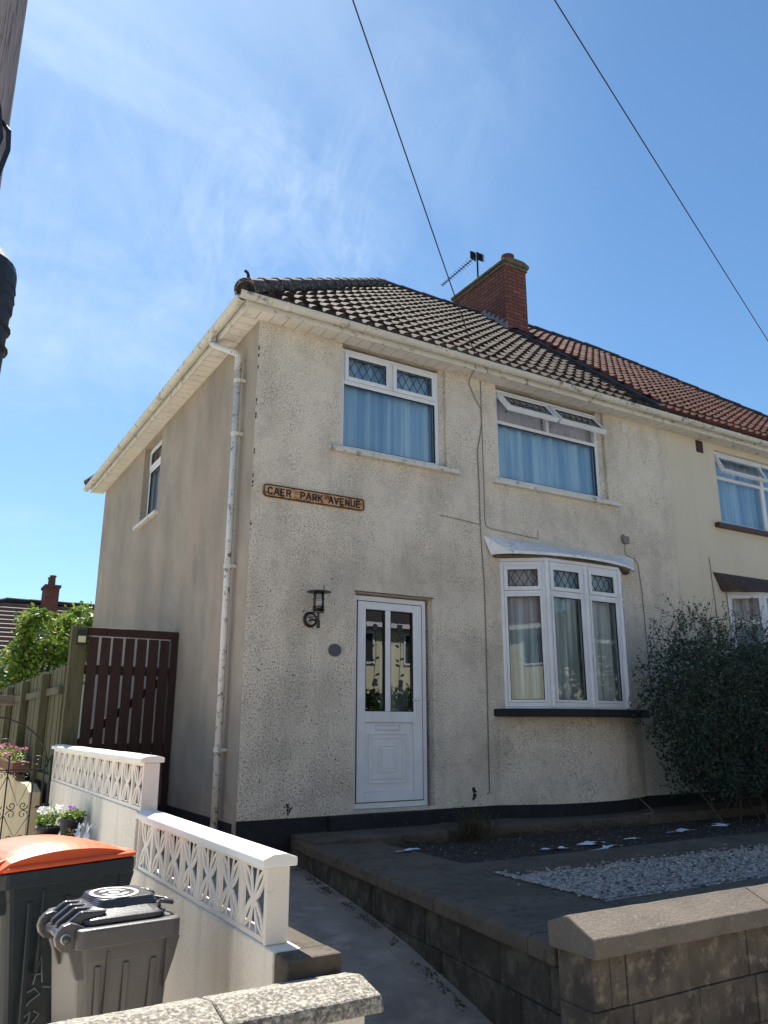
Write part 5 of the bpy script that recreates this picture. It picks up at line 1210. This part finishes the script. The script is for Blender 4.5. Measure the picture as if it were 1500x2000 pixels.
# pink flowers hanging by the low wall
t_ = thing('hanging_flower_trough', (-1.46, 3.9, .2), 'pink flowering trough on the low wall behind the iron gate', 'flower trough')
m = MB(); m.box(-1.50, -1.31, 3.2, 5.4, .27, .38); m.build('trough', 'pot', t_, .01)
rs = random.Random(9); m = MB(); 
for k in range(9): clump(m, (-1.44, 3.3+k*.26, .44), (.11, .14, .09), 70, .04, rs, .6, .2)
m.build('foliage', 'green1', t_)
m = MB()
for _ in range(17):
    c = Vector((-1.47+rs.gauss(0, .05), 3.2+rs.random()*2.2, .47+rs.gauss(0, .05)))
    for _ in range(10): leaf(m, c+Vector((rs.gauss(0, .015), rs.gauss(0, .015), rs.gauss(0, .012))), .036, rs, .9)
m.build('blossoms', 'petal_p', t_)
t_ = thing('bird_table', (-1.75, 3.4, -.93), 'timber bird table with a pale board at the left edge', 'bird table')
m = MB(); m.box(-1.98, -1.555, 3.2, 3.6, 1.02, 1.065); m.prism([(-2.0, 1.066), (-1.535, 1.066), (-1.57, 1.12), (-1.98, 1.13)], 3.18, 3.62, 'y'); m.build('table_board', 'coping', t_, .006)
m = MB(); m.box(-1.80, -1.74, 3.37, 3.43, -.93, 1.019); m.build('post', 'fencewood', t_)

# ------------------------------------------------------------------ background
def tree(name, c, R, trunk, label, lmname, seed, ncl=26, nl=150, sz=.14):
    t_ = thing(name, (c[0], c[1], trunk), label, 'tree', 'bushes and trees beyond the fence')
    rs = random.Random(seed); m = MB(); crown(m, c, R, ncl, nl, sz, rs); m.build('crown', lmname, t_)
    m = MB(); m.tube([(c[0], c[1], trunk), (c[0]+.05, c[1], (trunk+c[2])/2), (c[0], c[1]+.05, c[2])], .12, 8, .06)
    for k in range(5):
        a = k*1.3; m.tube([(c[0], c[1], (trunk+c[2])/2), (c[0]+R[0]*.5*math.cos(a), c[1]+R[1]*.5*math.sin(a), c[2]+R[2]*.3)], .05, 6, .02)
    m.build('trunk', 'twig', t_); return t_
tree('garden_tree', (-.02, 14, 2.45), (.95, 1.0, 1.15), -1.1, 'yellow-green leafy tree directly behind the gate post', 'green1', 1, 34, 170, .13)
tree('garden_tree', (1.0, 15, 2.9), (.9, 1.0, 1.2), -1.1, 'bright green tree touching the house wall edge', 'green1', 2, 30, 160, .13)
tree('garden_tree', (-.75, 15.5, 1.7), (.55, .6, .75), -1.1, 'dark rounded conifer bush below the distant roof', 'green2', 3, 22, 150, .10)
tree('lime_shrub', (-1.0, 13.5, 1.42), (.65, .7, .42), -1.1, 'low bright lime shrub showing over the fence at the far left', 'green1', 4, 16, 150, .09)
tree('garden_tree', (-.6, 21, 2.2), (1.6, 1.2, 1.0), -1.1, 'pale shaded bush right under the distant house eaves', 'green2', 5, 26, 130, .16)
# distant house with ribbed brown roof
bh = thing('distant_house', (1.5, 33, -1), 'distant brown roofed house with a brick chimney seen past the fence', 'house')
m = MB(); m.box(-6.5, 7.5, 30.5, 38, -1, 3.55); m.build('wall', 'nwall', bh)
m = MB(); ex0, ex1, ey0, ey1, ez, rx0, rx1, ry, rz = -7.2, 9.0, 30.0, 38.5, 3.5, .95, 6.0, 33.6, 6.35
nr = 13
E0 = [(ex0, ey0, ez), (ex1, ey0, ez)]; 
for k in range(nr):
    t0_, t1_ = k/nr, (k+1)/nr
    def L3(a, b, t): return tuple(a[i]+(b[i]-a[i])*t for i in range(3))
    a0 = L3((ex0, ey0, ez), (rx0, ry, rz), t0_); a1 = L3((ex1, ey0, ez), (rx1, ry, rz), t0_); b0 = L3((ex0, ey0, ez), (rx0, ry, rz), t1_); b1 = L3((ex1, ey0, ez), (rx1, ry, rz), t1_)
    lift = Vector((0, -.05, .11))
    m.add([a0, a1, tuple(Vector(a1)+lift), tuple(Vector(a0)+lift), b1, b0], [(0, 1, 2, 3), (3, 2, 4, 5)])
m.add([(ex0, ey0, ez), (rx0, ry, rz), (ex0, ey1, ez), (ex1, ey1, ez), (rx1, ry, rz), (ex1, ey0, ez)], [(0, 1, 2), (1, 4, 3, 2), (3, 4, 5)])
rfb = m.build('roof', weathered('ribbed_brown_roof', (.17, .115, .10), (.20, .14, .12), (.10, .07, .06), 2, 8, .5, .7, .85, 20, .004, camt=.5), bh)
m = MB(); ridge_run(m, (ex0, ey0, ez+.1), (rx0, ry, rz+.08), .16, 1); ridge_run(m, (rx0, ry, rz+.08), (rx1, ry, rz+.08), .16, 1); m.build('ridge_tiles', 'ridge_dark', rfb)
m = MB(); m.box(2.42, 3.02, 32.2, 33.4, 4.0, 7.0); m.box(2.36, 3.08, 32.14, 33.46, 7.0, 7.12); chb = m.build('chimney', 'chim', bh)
for y in (32.5, 33.1):
    m = MB(); m.lathe([(.13, 0), (.12, .4), (.15, .42), (.15, .48)], (2.72, y, 7.12), 12); m.build('chimney_pot', 'pot', chb)
m = MB(); m.box(-3, -1.6, 30.44, 30.52, 1.2, 2.4); m.box(.6, 2.2, 30.44, 30.52, 1.2, 2.4); m.build('window', 'upvc', bh, .01)

# houses across the street, behind the camera (seen in the window reflections)
def hedge(x0, x1, y, z1, lab, seed):
    rs = random.Random(seed); m = MB(); n = int((x1-x0)*1.6)
    for k in range(n):
        for zz in (-.6, .2, 1.0, 1.6):
            if zz < z1-.2: clump(m, (x0+(x1-x0)*(k+.5)/n, y, zz), (.5, .45, .45), 260, .20, rs, .6, .1)
    tag(m.build('opposite_hedge', 'green2'), lab, 'hedge', 'hedges across the street')
hedge(7, 15.5, -15.9, 2.0, 'tall dark green hedge across the street facing the front door', 3)
def opp(x0, label, rm):
    t_ = thing('opposite_house', (x0+5, -21, -1), label, 'house', 'houses across the street')
    x1, y0, y1 = x0+10.5, -25.5, -18.6
    m = MB(); m.box(x0, x1, y0, y1, -1.1, 4.6); wl = m.build('wall', 'oppwall', t_)
    m = MB(); e = .35; ym = (y0+y1)/2; vs = [(x0-e, y1+e, 4.5), (x1+e, y1+e, 4.5), (x1+e, y0-e, 4.5), (x0-e, y0-e, 4.5), (x0+3, ym, 7.8), (x1-3, ym, 7.8)]
    m.add(vs, [(0, 1, 5, 4), (1, 2, 5), (2, 3, 4, 5), (3, 0, 4), (0, 3, 2, 1)]); m.build('roof', rm, t_)
    m = MB(); m.box(x0-.37, x1+.37, y1+.36, y1+.38, 4.35, 4.52); m.build('fascia', 'upvc', t_)
    for xx in (x0+1.0, x0+3.6, x0+6.4, x0+8.6):
        for zz in (.2, 3.0):
            m = MB(); ring(m, xx, xx+1.3, zz, zz+1.2, .07, y1+.003, y1+.05); f_ = m.build('window', 'upvc', t_)
            m = MB(); m.add([(xx+.07, y1+.012, zz+.07), (xx+1.23, y1+.012, zz+.07), (xx+1.23, y1+.012, zz+1.13), (xx+.07, y1+.012, zz+1.13)], [(0, 1, 2, 3)]); m.build('pane', 'seal', f_)
    m = MB(); m.box(x0+4.9, x0+5.7, ym-.5, ym+.5, 6.9, 8.8); m.build('chimney', 'chim', t_)
    m = MB(); m.box(x0-.5, x1+.5, -15.5, -15.28, -1.1, -.1); tag(m.build('opposite_front_wall', 'chim'), 'brick front garden wall across the street from '+label.split(' ')[0]+' house', 'wall', 'front walls across the street')
opp(-15, 'leftmost cream house across the street with orange-red roof', 'red_tile')
opp(-2.5, 'second cream house across the street with orange-red roof', 'red_tile')
opp(10, 'third cream house across the street with brown roof', 'ridge_dark')
opp(22.5, 'rightmost cream house across the street with brown roof', 'ridge_dark')
tree('street_tree', (19, -16.6, 3.4), (2.6, 1.6, 2.6), -1.1, 'broad tree across the street in front of the right-hand houses', 'green2', 12, 30, 120, .3)

for o in list(bpy.data.objects):
    if o.parent and 'label' in o and o.type == 'MESH' and 'category' in o: pass
